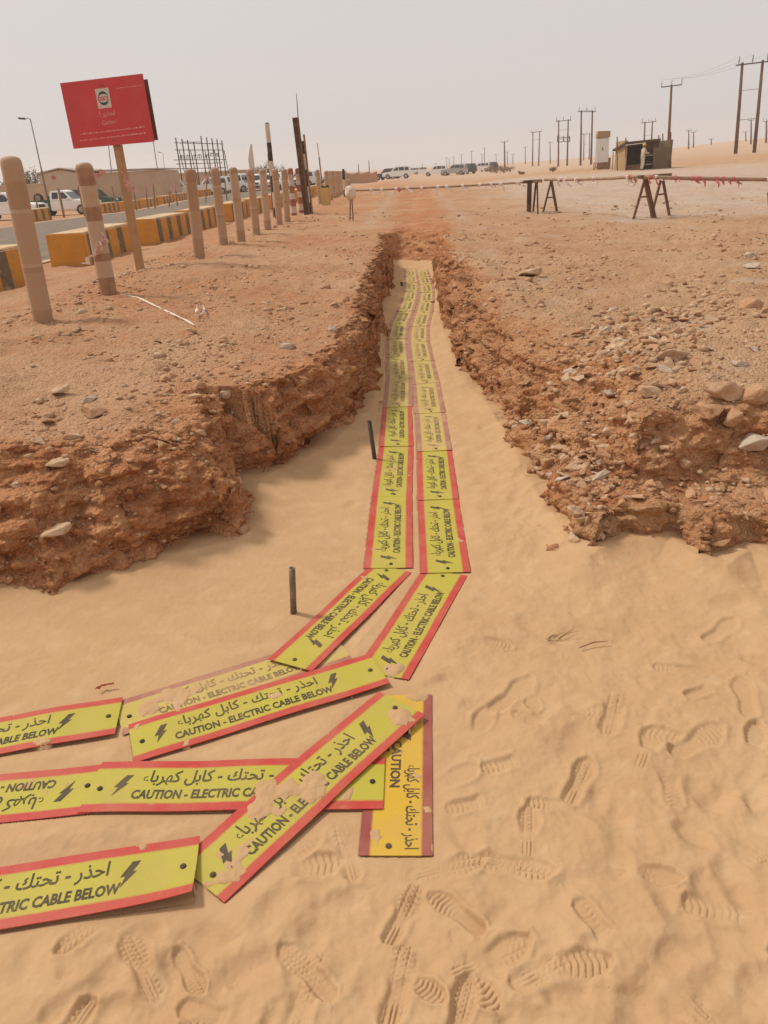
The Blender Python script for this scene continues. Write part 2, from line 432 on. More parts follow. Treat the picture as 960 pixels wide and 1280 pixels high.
    dusted = np.maximum(dusted, .5*sstep(.5, 1.0, q)*sstep(-.1, .5, n2+n)*(Y < 16))
    pale = np.maximum(pale, np.clip(.62*sstep(60, 130, Y)*(.75+.5*n), 0, 1))  # distance haze painted into the soil colour: far ground turns paler
    pale = np.maximum(pale, .5*np.exp(-((np.abs(q-.05+.2*n)-1.15)/.18)**2)*sstep(16, 20, Y)*(1-sstep(40, 70, Y))*(.6+.6*n2))
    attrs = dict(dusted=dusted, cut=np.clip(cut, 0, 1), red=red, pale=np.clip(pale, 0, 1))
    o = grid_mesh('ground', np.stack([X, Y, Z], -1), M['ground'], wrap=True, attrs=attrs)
    tag(o, kind='structure'); return o
ground = ground_sheet()

# ------------------------------------------------------------------ the cover boards: where each one lies
def sand_macro(x, y):
    return .012*pn(x*1.1, y*1.1)+.006*pn(x*2.7+4, y*2.7)
BW, BT = .202, .0032                                   # board width and thickness
LT = .895                                              # board length
class Board:
    def __init__(s, a, b, za=.004, zb=.004, sag=0.0, L=None, anchor='a', dust=.35, tone='lime', label='', group=None, lift=0.0, seed=0, bend=0.0, W=BW):
        A, B = V.at(*a, .012)[:2] if len(a) == 2 and a[1] > 20 else np.array(a), V.at(*b, .012)[:2] if len(b) == 2 and b[1] > 20 else np.array(b)
        d = (B-A)/np.linalg.norm(B-A); s.L = L or np.linalg.norm(B-A)
        if anchor == 'b': A = B-d*s.L
        s.A, s.d, s.n = A, d, np.array([-d[1], d[0]]); s.W = W
        s.za, s.zb, s.sag, s.dust, s.tone, s.label, s.group, s.lift, s.seed, s.bend = za, zb, sag, dust, tone, label, group, lift, seed, bend
    def local(s, x, y):
        return (x-s.A[0])*s.d[0]+(y-s.A[1])*s.d[1], (x-s.A[0])*s.n[0]+(y-s.A[1])*s.n[1]
    def top(s, a, t):
        """height of the board's upper face at a (along) and t (across, 0 = middle)"""
        x = s.A[0]+s.d[0]*a+s.n[0]*t; y = s.A[1]+s.d[1]*a+s.n[1]*t
        k = a/s.L
        z = sand_macro(x, y)+s.za*(1-k)+s.zb*k+s.sag*4*k*(1-k)+BT
        z = z+s.lift*np.clip(k-.6, 0, 1)**2/.16*np.clip(.5-t/s.W, 0, 1)**2+.004*pn(a*4+s.seed*3.7, t*3+s.seed)
        return x, y, z
BOARDS = []
def B_(*a, **k):
    k.setdefault('seed', len(BOARDS)); b = Board(*a, **k); BOARDS.append(b); return b
CTR_L = [(496.5, 505), (495.5, 556), (490, 618), (485.5, 707)]
CTR_R = [(537.5, 513), (543, 561), (547.5, 622), (556.5, 712)]
def ordinal(i): return ['first', 'second', 'third', 'fourth', 'fifth', 'sixth', 'seventh', 'eighth', 'ninth', 'tenth', 'eleventh', 'twelfth', 'thirteenth', 'fourteenth', 'fifteenth'][i]
fresh_l = [('clean lime cable warning board, fourth from the front in the left column', .1), ('lime cable warning board with crisp text, third from the front in the left column', .12), ('lime cable warning board crossed by a pale sand patch, front of left column', .3)]
fresh_r = [('dull amber cable warning board where the right column turns clean', .32), ('clean lime cable warning board beside the long black peg, in the right column', .14), ('lime cable warning board just before the bend of the right column', .2)]
def col_world(px): return [V.at(u, v, .008)[:2] for u, v in px]
for pts, labs, side_ in ((col_world(CTR_L), fresh_l, 'left'), (col_world(CTR_R), fresh_r, 'right')):
    for i in range(3):
        far_, near_ = pts[i], pts[i+1]; d = (far_-near_)/np.linalg.norm(far_-near_)
        B_(tuple(near_-d*.03), tuple(far_+d*.05), .0066, .003, W=.228, dust=labs[i][1], tone='dusty' if 'amber' in labs[i][0] else 'lime', label=labs[i][0], group='cable warning boards laid in two columns along the trench')
FAR_L = [(497, 506), (499.5, 480), (498, 453), (496, 429), (497, 412), (501, 398), (508, 386), (514, 366), (514.5, 350), (512.5, 331)]
FAR_R = [(537, 514), (533, 482), (528.5, 454), (523.5, 432), (523, 412), (526.5, 398), (531, 386), (534, 366), (531, 350), (526, 334)]
def walk(pts, step):
    P = [V.at(u, v, .01)[:2] for u, v in pts]; out = [P[0]]; i = 0; cur = P[0]
    while i < len(P)-1:
        d = np.linalg.norm(P[i+1]-cur)
        left = step
        while i < len(P)-1 and np.linalg.norm(P[i+1]-cur) < left:
            left -= np.linalg.norm(P[i+1]-cur); cur = P[i+1]; i += 1
        if i >= len(P)-1: break
        dd = P[i+1]-cur; cur = cur+dd/np.linalg.norm(dd)*left; out.append(cur)
    return out
for px, side_ in ((FAR_L, 'left'), (FAR_R, 'right')):
    W = walk(px, .855); n = len(W)-1
    for i in range(n):
        d = (W[i+1]-W[i])/np.linalg.norm(W[i+1]-W[i])
        w = 'at the far end' if i == n-1 else ('next to the clean boards' if i == 0 else ordinal(n-1-i)+' from the far end')
        B_(tuple(W[i]-d*.03), tuple(W[i+1]+d*.03), .0066, .003, W=.236, dust=.2, tone='dusty', label='dust-covered yellow cable warning board of the %s column, %s' % (side_, w), group='cable warning boards laid in two columns along the trench')
GF = 'cable warning boards strewn in the foreground'
bR2 = B_((477, 843), (556, 714), .003, .003, W=.212, dust=.3, label='lime cable warning board lying slantwise below the bend of the right column', group=GF)
bU = B_((490, 709), (362, 833), .002, .015, dust=.3, label='cable warning board with upside-down text between short pipe and the bend', group=GF)
bT2 = B_((148, 897), (428, 807), .002, .003, dust=.5, tone='dusty', label='cable warning board half buried in sand with most lettering hidden', group=GF)
bB3 = B_((164, 929), (474, 838), .005, .017, dust=.1, label='clean cable warning board with its whole caution text readable in the middle foreground', group=GF)
bT1 = B_((-170, 945), (149, 895), .004, .014, L=LT, anchor='b', dust=.24, label='cable warning board cut by the left photo edge, the one nearest the cut bank', group=GF)
bTd = B_((122, 983), (-200, 1012), .003, .003, L=LT, dust=.3, label='upside-down cable warning board cut by the left edge, tucked under another board', group=GF)
bTc = B_((113, 983), (480, 978), .010, .008, dust=.4, label='cable warning board under the long slanting board, its middle text under sand', group=GF)
bTg = B_((504, 868), (494, 1066), .001, .001, dust=.4, tone='amber', L=None, label='amber cable warning board pointing at the viewer with smudged lettering', group=GF)
bTf = B_((249, 1099), (502, 884), .004, .021, sag=.004, dust=.36, label='long slanting cable warning board lying on top with sand over its lower half', group=GF)
bTe = B_((-150, 1143), (246, 1083), .003, .014, L=LT, anchor='b', dust=.26, lift=.03, label='large nearest cable warning board at the left photo edge', group=GF)
def on_boards(x, y, pad=0.0):
    """top of the highest board at each point (nan where none) and distance outside the nearest one"""
    top = np.full(x.shape, -9.); gap = np.full(x.shape, 9.)
    for b in BOARDS:
        c = b.A+b.d*b.L/2
        m = np.hypot(x-c[0], y-c[1]) < b.L/2+.45
        if not np.any(m): continue
        a, t = b.local(x[m], y[m])
        g = np.maximum(np.maximum(-a, a-b.L), np.abs(t)-b.W/2)
        gap[m] = np.minimum(gap[m], g)
        k = g <= pad
        if np.any(k):
            z = b.top(np.clip(a, 0, b.L), np.clip(t, -b.W/2, b.W/2))[2]
            tm = top[m]; tm[k] = np.maximum(tm[k], z[k]); top[m] = tm
    return top, gap

# ------------------------------------------------------------------ sand on the trench floor, trodden and printed
_rq = random.Random(9)
PRINTS = []                                            # x, y, heading, size, depth, tread kind (0 = worn away)
def print_px(u, v, deg, kind, size=.8, depth=.0075):
    P = V.at(u, v, 0); PRINTS.append((P[0], P[1], R(deg)+_rq.uniform(-.5, .5), size*_rq.uniform(.85, 1.1), depth*_rq.uniform(.6, 1.1), kind))
for a in [(598, 911, 25, 1), (675, 904, 95, 2), (852, 834, 80, 1), (883, 861, 60, 1), (809, 935, 20, 2), (835, 976, 28, 1), (871, 925, 60, 1), (641, 954, 60, 1), (723, 973, 55, 2), (646, 1083, 92, 2), (562, 1083, 92, 2), (598, 1004, 60, 1),
          (701, 1004, 75, 1), (807, 1091, 110, 2), (754, 1167, 130, 1), (706, 1208, 110, 1), (591, 1222, 165, 1), (660, 1038, 10, 2), (732, 894, 92, 2), (560, 976, 70, 1), (546, 910, 60, 1), (610, 806, 85, 1), (770, 1095, 15, 0), (650, 845, 95, 0),
          (378, 1248, 5, 2), (503, 1138, 20, 2), (367, 1068, 30, 1), (432, 1062, 10, 2), (497, 1228, 10, 2), (384, 1112, 40, 0), (700, 1110, 20, 0), (900, 790, 70, 1), (930, 870, 40, 1), (560, 850, 40, 0), (830, 800, 90, 0), (700, 1140, 120, 0), (640, 870, 60, 1),
          (330, 1150, 30, 0), (120, 1240, 20, 0), (205, 1230, 25, 0), (880, 1160, 150, 0), (620, 720, 30, 0), (880, 1000, 20, 0), (590, 760, 60, 0), (640, 690, 20, 0)]:
    print_px(*a)
_rp = random.Random(21)
for i in range(190):
    u, v = _rp.uniform(-60, 1020), 700+_rp.random()**.8*620
    if u < 520 and v < 1030: continue
    P = V.at(u, v, 0)
    PRINTS.append((P[0], P[1], _rp.uniform(0, 6.28), _rp.uniform(.5, .95), _rp.choice([.004, .006, .009, .012]), 0 if _rp.random() < .86 else _rp.choice([1, 2])))
for i in range(90):                                    # between and beyond the columns
    y = _rp.uniform(3.2, 9); x = AX*y+_rp.choice([_rp.uniform(-.55, -.2), _rp.uniform(.45, .75)])
    PRINTS.append((x, y, _rp.uniform(0, 6.28), _rp.uniform(.7, 1.0), _rp.choice([.006, .01]), 0))
PRINTS.sort(key=lambda p: p[5] != 0)
HEAPS = [(V.at(u, v, .01)[:2], s_, t_) for u, v, s_, t_ in [(395, 985, .07, .75), (330, 985, .05, .6), (300, 1065, .07, .55), (365, 990, .05, .6), (275, 1095, .04, .4), (215, 872, .07, .75), (190, 885, .06, .6), (505, 905, .06, .7), (520, 870, .05, .9), (485, 670, .0, 0), (548, 1056, .03, .7), (470, 1050, .04, .6),
         (492, 835, .05, .8), (545, 660, .03, .5), (55, 1085, .0, 0), (185, 1055, .05, .7), (60, 1052, .03, .5), (345, 870, .03, .4), (395, 760, .03, .5), (320, 1010, .05, .6), (560, 700, .03, .6), (140, 1090, .03, .5), (520, 640, .03, .5), (430, 1000, .04, .5), (517, 560, .02, .4), (60, 930, .02, .6), (240, 945, .03, .5)] if s_ > 0]
def sand_sheet():
    r = np.concatenate([[.02, .15, .3, .45, .6, .75, .88], np.exp(np.linspace(0, math.log(6), 760)), np.exp(np.linspace(math.log(6.03), math.log(17), 190))])
    dn = np.arange(-38, 38.01, .09); sd = np.concatenate([np.arange(-176, -60, 4.), np.arange(-60, -38, 1.)])
    th = np.radians(np.concatenate([sd, dn, -sd[::-1]]))
    X = r[:, None]*np.sin(th)[None]; Y = r[:, None]*np.cos(th)[None]
    Z = sand_macro(X, Y).astype(float)
    top, gap = on_boards(X, Y)
    free = sstep(-.01, .10, gap)
    q = X-AX*Y
    calm = 1-.8*sstep(.05, .5, -(q+.12))*sstep(2.0, 2.3, Y)      # the left floor is smooth, wind-laid
    n1 = fbm(X*4.5+.3*pn(X*3, Y*3), Y*4.5, o=4)
    crest = (1-np.abs(pn(X*3.1+7, Y*3.1)))**3
    Z += free*calm*(.009*n1+.004*crest-.002+.017*pn(X*1.7+11, Y*1.7))
    # scuffs: slanting steps where feet dragged
    sc = pn((X*.8+Y*.6)*2.4+3, (Y*.8-X*.6)*5+1); Z += free*calm*.006*sstep(.0, .3, sc)
    Z += free*calm*(.0042*fbm(X*10, Y*10, o=3)+.003*(1-np.abs(pn(X*7+3, Y*7)))**3)+free*.0012*pn(X*60, Y*60)+(1-calm)*free*(.006*fbm(X*3.5+20, Y*5, o=4)+.004*(1-np.abs(pn(X*2+.5*Y, Y*7)))**4)
    fade = free*calm
    for (px, py, h, sz, dep, kind) in PRINTS:
        if px*px+py*py < .5: continue
        r0, r1 = np.searchsorted(r, [math.hypot(px, py)-.25, math.hypot(px, py)+.25])
        sl = slice(max(r0, 0), r1); xs, ys = X[sl], Y[sl]
        m = (np.abs(xs-px) < .22) & (np.abs(ys-py) < .22)
        if not np.any(m): continue
        dx, dy = xs[m]-px, ys[m]-py
        a = (dx*math.sin(h)+dy*math.cos(h))/sz; b = (dx*math.cos(h)-dy*math.sin(h))/sz
        k = np.clip((a+.14)/.28, 0, 1)
        w = np.interp(k, [0, .06, .22, .42, .7, .88, 1], [.012, .031, .034, .029, .046, .036, .008])
        d = np.maximum(np.abs(b-.006*np.sin(k*3.1))-w, np.abs(a)-.14)
        half = 1.0 if int(abs(h)*97) % 3 == 0 else sstep(-.035, .01, a*(1 if math.sin(h*37) > 0 else -1))
        ins = half*(1-sstep(-.012 if kind else -.035, .006 if kind else .03, d))
        rim = half*np.exp(-((d-.012)/.012)**2)*(d > -.004)
        tilt = 1+.5*np.sin(a*14+h*3)
        zz = Z[sl]; f = fade[sl][m]
        base = zz[m]
        flat = np.mean(base[np.abs(d) < .02]) if np.any(np.abs(d) < .02) else 0
        lvl = ins*(.75 if kind else .3)
        new = base*(1-lvl)+flat*lvl-dep*ins*tilt+(.0035 if kind else .0008)*rim
        if kind:
            core = (1-sstep(-.012, -.004, d))*(1 if kind == 2 else sstep(-.05, .03, a*(1 if math.sin(h*37) > 0 else -1)))
            if kind == 1: lug = np.abs(np.sin(a*math.pi/.021+np.abs(b)*40))
            else: lug = np.where((np.abs(b) < .013) & (k < .3), np.abs(np.sin(b*240)), np.where(np.abs(np.abs(b)-.016) < .004, 0, np.abs(np.sin(a*math.pi/.02+np.sign(b)*.6))))
            arch = np.interp(k, [0, .25, .34, .46, .55, 1], [1, 1, .25, .25, 1, 1])
            new += core*arch*(.0052*(sstep(.25, .7, lug)-.5))*np.clip(.65+1.6*pn(xs[m]*9+h*5, ys[m]*9), 0, 1)
        zz[m] = base*(1-f)+new*f
        Z[sl] = zz
    # wind drift against the foot of the walls
    near = (Y > 1.5) & (np.abs(X) < 6.5)
    d, ax, ay = foot(X[near], Y[near])
    Z[near] += .05*np.exp(np.minimum(d, 0)/.10)*(.7+.6*pn(X[near]*2, Y[near]*2))+.02*np.exp(np.minimum(d, 0)/.35)+.02*np.exp(-np.abs(np.minimum(d, 0))/.12)*sstep(.45, .8, X[near])*(1-sstep(3.5, 4.6, Y[near]))*np.clip(.55+.9*pn(X[near]*1.9+5, Y[near]*1.9), 0, 1)
    # under the boards the sand stays below them, except where it was kicked or blown over
    over = gap < 0
    pile = np.zeros(X.shape)
    for (c, s_, t_) in HEAPS:
        pile = np.maximum(pile, t_*np.exp(-((X-c[0])**2+(Y-c[1])**2)/(s_*s_)))
    nz = fbm(X*13, Y*13, o=4); cover = pile*1.5+.75*nz-.62
    low = sand_macro(X, Y)-.003
    hi = top+np.clip(cover, -.6, .8)*.010
    Z = np.where(over, np.where(cover > -.04, hi, low), Z)
    edge = (gap >= 0) & (gap < .03)
    Z = np.where(edge, np.minimum(Z, sand_macro(X, Y)+.003+.2*gap+.012*np.clip(nz, 0, 1)), Z)
    o = grid_mesh('sand', np.stack([X, Y, Z], -1), M['sand'], wrap=True)
    return tag(o, kind='structure')
sand = sand_sheet()
def sandz(x, y): return float(sand_macro(np.array([x]), np.array([y]))[0])

# ------------------------------------------------------------------ board materials and lettering
def dust_over(k, c, base, seed=0.0):
    """wind-blown sand lying on a board: world-space patches, so board and lettering carry the same film"""
    p = k.pos(); amt = k.attr('dust', 'OBJECT')
    a = k.noise(p, 7.5, 5, .62); b = k.noise(p, 42, 4, .65)
    s = k.math('ADD', k.math('MULTIPLY', a, .75), k.math('MULTIPLY', b, .25))
    th = k.math('SUBTRACT', .72, k.math('MULTIPLY', amt, .35))
    f = k.math('MULTIPLY', k.math('SUBTRACT', s, th), 5.5, True)
    f = k.math('MAXIMUM', k.math('MULTIPLY', f, .86), k.math('MULTIPLY', k.ramp(k.noise(p, 5, 6, .7), [(.38, .25), (.66, 1.0)]), base))
    return k.mix(f, c, k.mix(k.noise(p, 20, 3), lin(196, 160, 121), lin(186, 148, 109))), f
def m_board(name, yellow, red, base):
    k = NT(name); uv = k.n('ShaderNodeUVMap').outputs[0]
    sep = k.n('ShaderNodeSeparateXYZ'); k.l(uv, sep.inputs[0])
    wob = k.math('MULTIPLY', k.math('SUBTRACT', k.noise(k.pos(), 30, 3), .5), .004)
    t = k.math('ABSOLUTE', k.math('ADD', sep.outputs[1], wob))
    band = k.ramp(t, [(.0695, 0.0), (.0715, 1.0)])
    worn = k.ramp(k.noise(k.pos(), 60, 4, .7), [(.62, 0.0), (.68, .6)])
    y2 = k.mix(k.noise(k.pos(), 6, 3), yellow, tuple(c*.76 for c in yellow[:3])+(1,))
    c = k.mix(band, y2, k.mix(worn, red, tuple(min(1, c*1.25+.02) for c in red[:3])+(1,)))
    c, f = dust_over(k, c, base)
    nb = k.bump(k.noise(k.pos(), 90, 4), .003, .25)
    return k.done(c, k.math('ADD', .5, k.math('MULTIPLY', f, .5)), nb, spec=.35)
M['lime'] = m_board('board_lime', lin(186, 176, 46), lin(182, 36, 38), .32)
M['dusty'] = m_board('board_dusty', lin(198, 180, 74), lin(148, 84, 80), .75)
M['amber'] = m_board('board_amber', lin(214, 172, 30), lin(140, 52, 54), .3)
def m_ink(name, base):
    k = NT(name); c, f = dust_over(k, (0.032, .033, .022, 1), base); return k.done(c, .7, spec=.2)
M['ink'] = m_ink('board_ink', .25); M['ink_dusty'] = m_ink('board_ink_dusty', .8)
M['plug'] = m_simple('plug_black', (.012, .012, .012, 1), .5, dust=.15)

def text_mesh(body, width, height, bold=0.0, res=2):
    """flat outline text as a mesh, scaled to width x height with its lower left at 0, 0"""
    c = bpy.data.curves.new('t', 'FONT'); c.body = body; c.size = 1; c.resolution_u = res; c.offset = bold
    o = bpy.data.objects.new('t', c); COL.objects.link(o); bpy.context.view_layer.update()
    me = bpy.data.meshes.new_from_object(o.evaluated_get(bpy.context.evaluated_depsgraph_get()))
    bpy.data.objects.remove(o); bpy.data.curves.remove(c)
    bm = bmesh.new(); bm.from_mesh(me); bpy.data.meshes.remove(me)
    bmesh.ops.remove_doubles(bm, verts=bm.verts, dist=.002)
    co = np.array([v.co[:] for v in bm.verts]); lo, hi = co.min(0), co.max(0)
    bm.verts.index_update()
    Vt = [((p[0]-lo[0])/(hi[0]-lo[0])*width, (p[1]-lo[1])/(hi[1]-lo[1])*height) for p in co]
    F = [tuple(v.index for v in f.verts) for f in bm.faces]; bm.free()
    return np.array(Vt), F
ARABIC = '\uFE8D\uFEA3\uFEAC\uFEAD - \uFE97\uFEA4\uFE98\uFEDA - \uFEDB\uFE8E\uFE91\uFEDE \uFEDB\uFEEC\uFEAE\uFE91\uFE8E\uFE80'[::-1]
T_EN = text_mesh('CAUTION - ELECTRIC CABLE BELOW', .560, .036, .034)
T_AR = text_mesh(ARABIC, .505, .064, .014)
BOLT = [(.030, .082), (.052, .082), (.034, .048), (.046, .050), (.008, 0), (.018, .036), (.004, .034)]
def on_board(b, pts, lift):
    a, t = pts[:, 0], pts[:, 1]; x, y, z = b.top(a, t)
    return np.stack([x, y, z+lift], -1)
def local_obj(name, b, P, F, mat, parent):
    me = bpy.data.meshes.new(name); me.from_pydata([tuple(p) for p in P-np.array([b.A[0], b.A[1], 0])], [], F); me.materials.append(mat)
    o = bpy.data.objects.new(name, me); COL.objects.link(o); o.parent = parent; o['dust'] = b.dust; return o
def make_board(b):
    root = empty('cable_warning_board', (b.A[0], b.A[1], 0)); tag(root, b.label, 'warning board', b.group)
    na, nt = 36, 9
    aa = np.linspace(0, b.L, na); tt = np.linspace(-b.W/2, b.W/2, nt)
    A, T = np.meshgrid(aa, tt, indexing='ij'); x, y, z = b.top(A, T)
    up = np.stack([x, y, z], -1).reshape(-1, 3); dn = up-np.array([0, 0, BT]); n = na*nt
    idx = np.arange(n).reshape(na, nt)
    F = [(idx[i, j], idx[i+1, j], idx[i+1, j+1], idx[i, j+1]) for i in range(na-1) for j in range(nt-1)]
    F += [tuple(k+n for k in f[::-1]) for f in F]
    rim = list(idx[:, 0])+list(idx[-1, 1:])+list(idx[-2::-1, -1])+list(idx[0, -2:0:-1])
    F += [(rim[i], rim[i]+n, rim[(i+1) % len(rim)]+n, rim[(i+1) % len(rim)]) for i in range(len(rim))]
    p = local_obj('panel', b, np.vstack([up, dn]), [tuple(int(k) for k in f) for f in F], M[b.tone], root)
    bm = bmesh.new(); bm.from_mesh(p.data); bmesh.ops.recalc_face_normals(bm, faces=bm.faces); bm.to_mesh(p.data); bm.free()
    uvl = p.data.uv_layers.new(name='UVMap')
    la, lt = np.tile(A.ravel(), 2), np.tile(T.ravel(), 2)
    vi = np.empty(len(p.data.loops), np.int32); p.data.loops.foreach_get('vertex_index', vi)
    uvl.data.foreach_set('uv', np.stack([la[vi], lt[vi]*BW/b.W], -1).astype(np.float32).ravel())
    ink = M['ink_dusty'] if b.tone == 'dusty' else M['ink']
    k = b.L/LT; keep = .98
    def put(name, pts, F, s0, t0, sx=1.0):
        q = np.array(pts)*[sx, 1]+[s0*k, t0]
        if q[:, 0].max() > b.L: q[:, 0] *= b.L/q[:, 0].max()
        local_obj(name, b, on_board(b, q, .0009), F, ink, root)
    if b.tone != 'amber':
        put('english_lettering', T_EN[0], T_EN[1], .140, -.055, k)
        put('arabic_lettering', T_AR[0], T_AR[1], .155, -.004, k)
        put('lightning_symbol', BOLT, [(0, 1, 2, 3, 4, 5, 6)], .072, -.042)
        put('lightning_symbol', BOLT, [(0, 1, 2, 3, 4, 5, 6)], .690, -.036)
        plugs = [(.035, -.012), (b.L-.035, .0)]
    else:
        for body, s0, t0, w_ in (('CAUTION', .235, -.028, .20), ('CC', .235, -.066, .05)):
            e, F1 = text_mesh(body, w_, .032, .03)
            local_obj('english_lettering', b, on_board(b, e+[s0, t0], .0009), F1, ink, root)
        a_ = np.array(T_AR[0]); local_obj('arabic_lettering', b, on_board(b, np.stack([b.L-.02-a_[:, 0].max()*.62+a_[:, 0]*.62, a_[:, 1]*.8+.012], -1), .0009), T_AR[1], ink, root)
        q = np.array(BOLT)*[1.3, 1.0]+[.165, -.05]; local_obj('lightning_symbol', b, on_board(b, q, .0009), [(0, 1, 2, 3, 4, 5, 6)], ink, root)
        plugs = [(b.L-.03, -.02)]
    for (a, t) in plugs:
        m = MB(); x, y, z = b.top(np.array(a), np.array(t)); x, y, z = float(x)-b.A[0], float(y)-b.A[1], float(z)
        m.tube([(x, y, z-.002), (x, y, z+.003), (x, y, z+.005)], [.0085, .0085, .0055], 14)
        m.build('plug', M['plug'], root, smooth=False)
    return root
for b in BOARDS: make_board(b)
#@@OBJECTS@@
# ------------------------------------------------------------------ heights of the finished ground
def raster():
    me = ground.data; n = len(me.vertices); co = np.empty(n*3, np.float32); me.vertices.foreach_get('co', co); co = co.reshape(-1, 3)
    k = (np.abs(co[:, 0]) < 7) & (co[:, 1] > .8) & (co[:, 1] < 19); co = co[k]
    W, H = 350, 455; ix = ((co[:, 0]+7)/.04).astype(int).clip(0, W-1); iy = ((co[:, 1]-.8)/.04).astype(int).clip(0, H-1)
    zs = np.zeros((H, W)); c = np.zeros((H, W)); np.add.at(zs, (iy, ix), co[:, 2]); np.add.at(c, (iy, ix), 1)
    z = np.where(c > 0, zs/np.maximum(c, 1), np.nan)
    for _ in range(40):
        bad = np.isnan(z)
        if not bad.any(): break
        p = np.pad(z, 1, mode='edge'); st = np.stack([p[1:-1, :-2], p[1:-1, 2:], p[:-2, 1:-1], p[2:, 1:-1]])
        cnt = (~np.isnan(st)).sum(0); m = np.where(cnt > 0, np.nansum(st, 0)/np.maximum(cnt, 1), np.nan)
        z = np.where(bad, m, z)
    return np.nan_to_num(z, nan=.5)
RZ = raster()
def gz(x, y):
    if abs(x) < 6.9 and .9 < y < 18.5:
        return float(RZ[min(int((y-.8)/.04), 454), min(int((x+7)/.04), 349)])
    return land1(x, y)
def base_at(u, v, z0=.5, Y=None):
    """the ground point seen at a pixel: by known distance Y, else by walking onto the land"""
    if Y is not None:
        P = V.far(u, v, Y); return Vector((P[0], P[1], gz(P[0], P[1])))
    z = z0
    for _ in range(6):
        P = V.at(u, v, z); z = .5*z+.5*gz(P[0], P[1])
    P = V.at(u, v, z); return Vector((P[0], P[1], gz(P[0], P[1])))
def top_at(u, v, b):
    return Vector(V.far(u, v, b.y))

# ------------------------------------------------------------------ more materials
def m_bands(name, stops, rough=.6, dust=.36):
    """bands along local height, stops = [(z, colour), ...] in metres"""
    k = NT(name); o = k.obj(); sp = k.n('ShaderNodeSeparateXYZ'); k.l(o, sp.inputs[0])
    wob = k.math('ADD', sp.outputs[2], k.math('MULTIPLY', k.noise(o, 12, 3), .01))
    top = 4.0
    st = []
    for i, (z, c) in enumerate(stops): st.append((z/top, c))
    nd = k.n('ShaderNodeValToRGB'); nd.color_ramp.interpolation = 'CONSTANT'; e = nd.color_ramp.elements
    while len(e) < len(st): e.new(.5)
    for i, (p, c) in enumerate(st): e[i].position = p; e[i].color = c
    k.l(k.math('MULTIPLY', wob, 1/top), nd.inputs[0])
    c = k.mix(k.ramp(k.noise(o, 9, 5, .65), [(.4, 0.0), (.75, dust*2)]), nd.outputs[0], lin(186, 142, 104))
    return k.done(c, rough, k.bump(k.noise(o, 30, 3), .004, .4))
CARD, CARD2, TAPE, BROWN = lin(176, 148, 120), lin(166, 136, 108), lin(188, 162, 136), lin(150, 112, 86)
M['post_plain'] = m_bands('post_plain', [(0, CARD2), (.12, CARD), (.45, CARD2), (.5, TAPE), (.52, CARD), (.95, TAPE), (.97, CARD2), (1.2, CARD)], .75)
M['post_wrapped'] = m_bands('post_wrapped', [(0, BROWN), (.16, TAPE), (.34, BROWN), (.42, TAPE), (.6, TAPE), (.74, BROWN), (.88, TAPE), (1.08, BROWN), (1.26, CARD2)], .55)
M['post_plain_light'] = m_bands('post_plain_light', [(0, CARD2), (.2, TAPE), (.7, CARD), (.76, TAPE), (1.15, CARD2)], .75)
M['post_stained'] = m_bands('post_stained', [(0, CARD2), (.3, CARD), (.7, CARD2), (1.1, lin(160, 124, 98))], .7)
WHITE, RED_, BLACK = lin(204, 192, 178), lin(150, 82, 58), lin(44, 42, 44)
M['post_checked'] = m_bands('post_checked', [(0, RED_), (.10, WHITE), (.28, RED_), (.46, WHITE), (.62, RED_), (.8, WHITE), (.95, lin(190, 160, 140)), (1.1, RED_)], .6)
M['marker'] = m_bands('marker', [(0, BLACK), (.3, WHITE), (.75, BLACK), (1.2, WHITE), (1.6, BLACK), (2.1, WHITE), (2.6, BLACK)], .6, .15)
M['wood'] = m_simple('weathered_wood', lin(150, 112, 80), .85, .2, 9, dust=.25, bump=.6)
M['wood_pale'] = m_simple('pale_timber', lin(182, 142, 100), .8, .12, 7, dust=.2, bump=.5)
M['wood_dark'] = m_simple('dark_timber', lin(84, 64, 54), .8, .18, 8, dust=.12, bump=.5)
M['rust'] = m_simple('rusted_steel', lin(116, 84, 64), .8, .2, 12, dust=.15)
M['pipe'] = m_simple('scaffold_pipe', lin(160, 132, 108), .6, .15, 6, dust=.3)
M['pole_wood'] = m_simple('pole_wood', lin(112, 78, 64), .85, .2, 3, dust=.1)
M['steel'] = m_simple('galvanised_steel', lin(120, 116, 112), .5, .1, 5, metal=.5, dust=.1)
M['dark_steel'] = m_simple('dark_steel', lin(58, 54, 52), .55, .15, 10, metal=.2, dust=.12)
M['black_plastic'] = m_simple('black_plastic', (.018, .018, .019, 1), .5, .1, 8, dust=.12)
M['red_sign'] = m_simple('sign_red', lin(206, 66, 72), .45, .06, 3, dust=.06, spec=.4)
M['sign_back'] = m_simple('sign_backing', lin(104, 66, 60), .7, .15, 5, dust=.1)
M['sign_white'] = m_simple('sign_white', lin(214, 206, 194), .5, .05, 5, dust=.08)
M['sign_faint'] = m_simple('sign_faded_lettering', lin(236, 158, 150), .6, .05, 5, dust=0)
M['logo_green'] = m_simple('logo_green', lin(44, 84, 78), .5, .05, 5, dust=.05)
M['logo_red'] = m_simple('logo_red', lin(196, 66, 60), .5, .05, 5, dust=.05)
M['tape_white'] = m_simple('tape_white', lin(232, 218, 210), .5, .06, 20, dust=.08)
M['tape_pink'] = m_simple('tape_pink', lin(220, 168, 160), .5, .15, 20, dust=.15)
M['tape_red'] = m_simple('tape_red', lin(206, 110, 104), .5, .12, 20, dust=.1)
M['asphalt'] = m_simple('asphalt_worn', lin(122, 112, 102), .95, .06, 1.5, dust=.15, bump=.3, spec=.08)
M['kerb_line'] = m_simple('road_edge_paint', lin(206, 198, 186), .8, .1, 4, dust=.3)
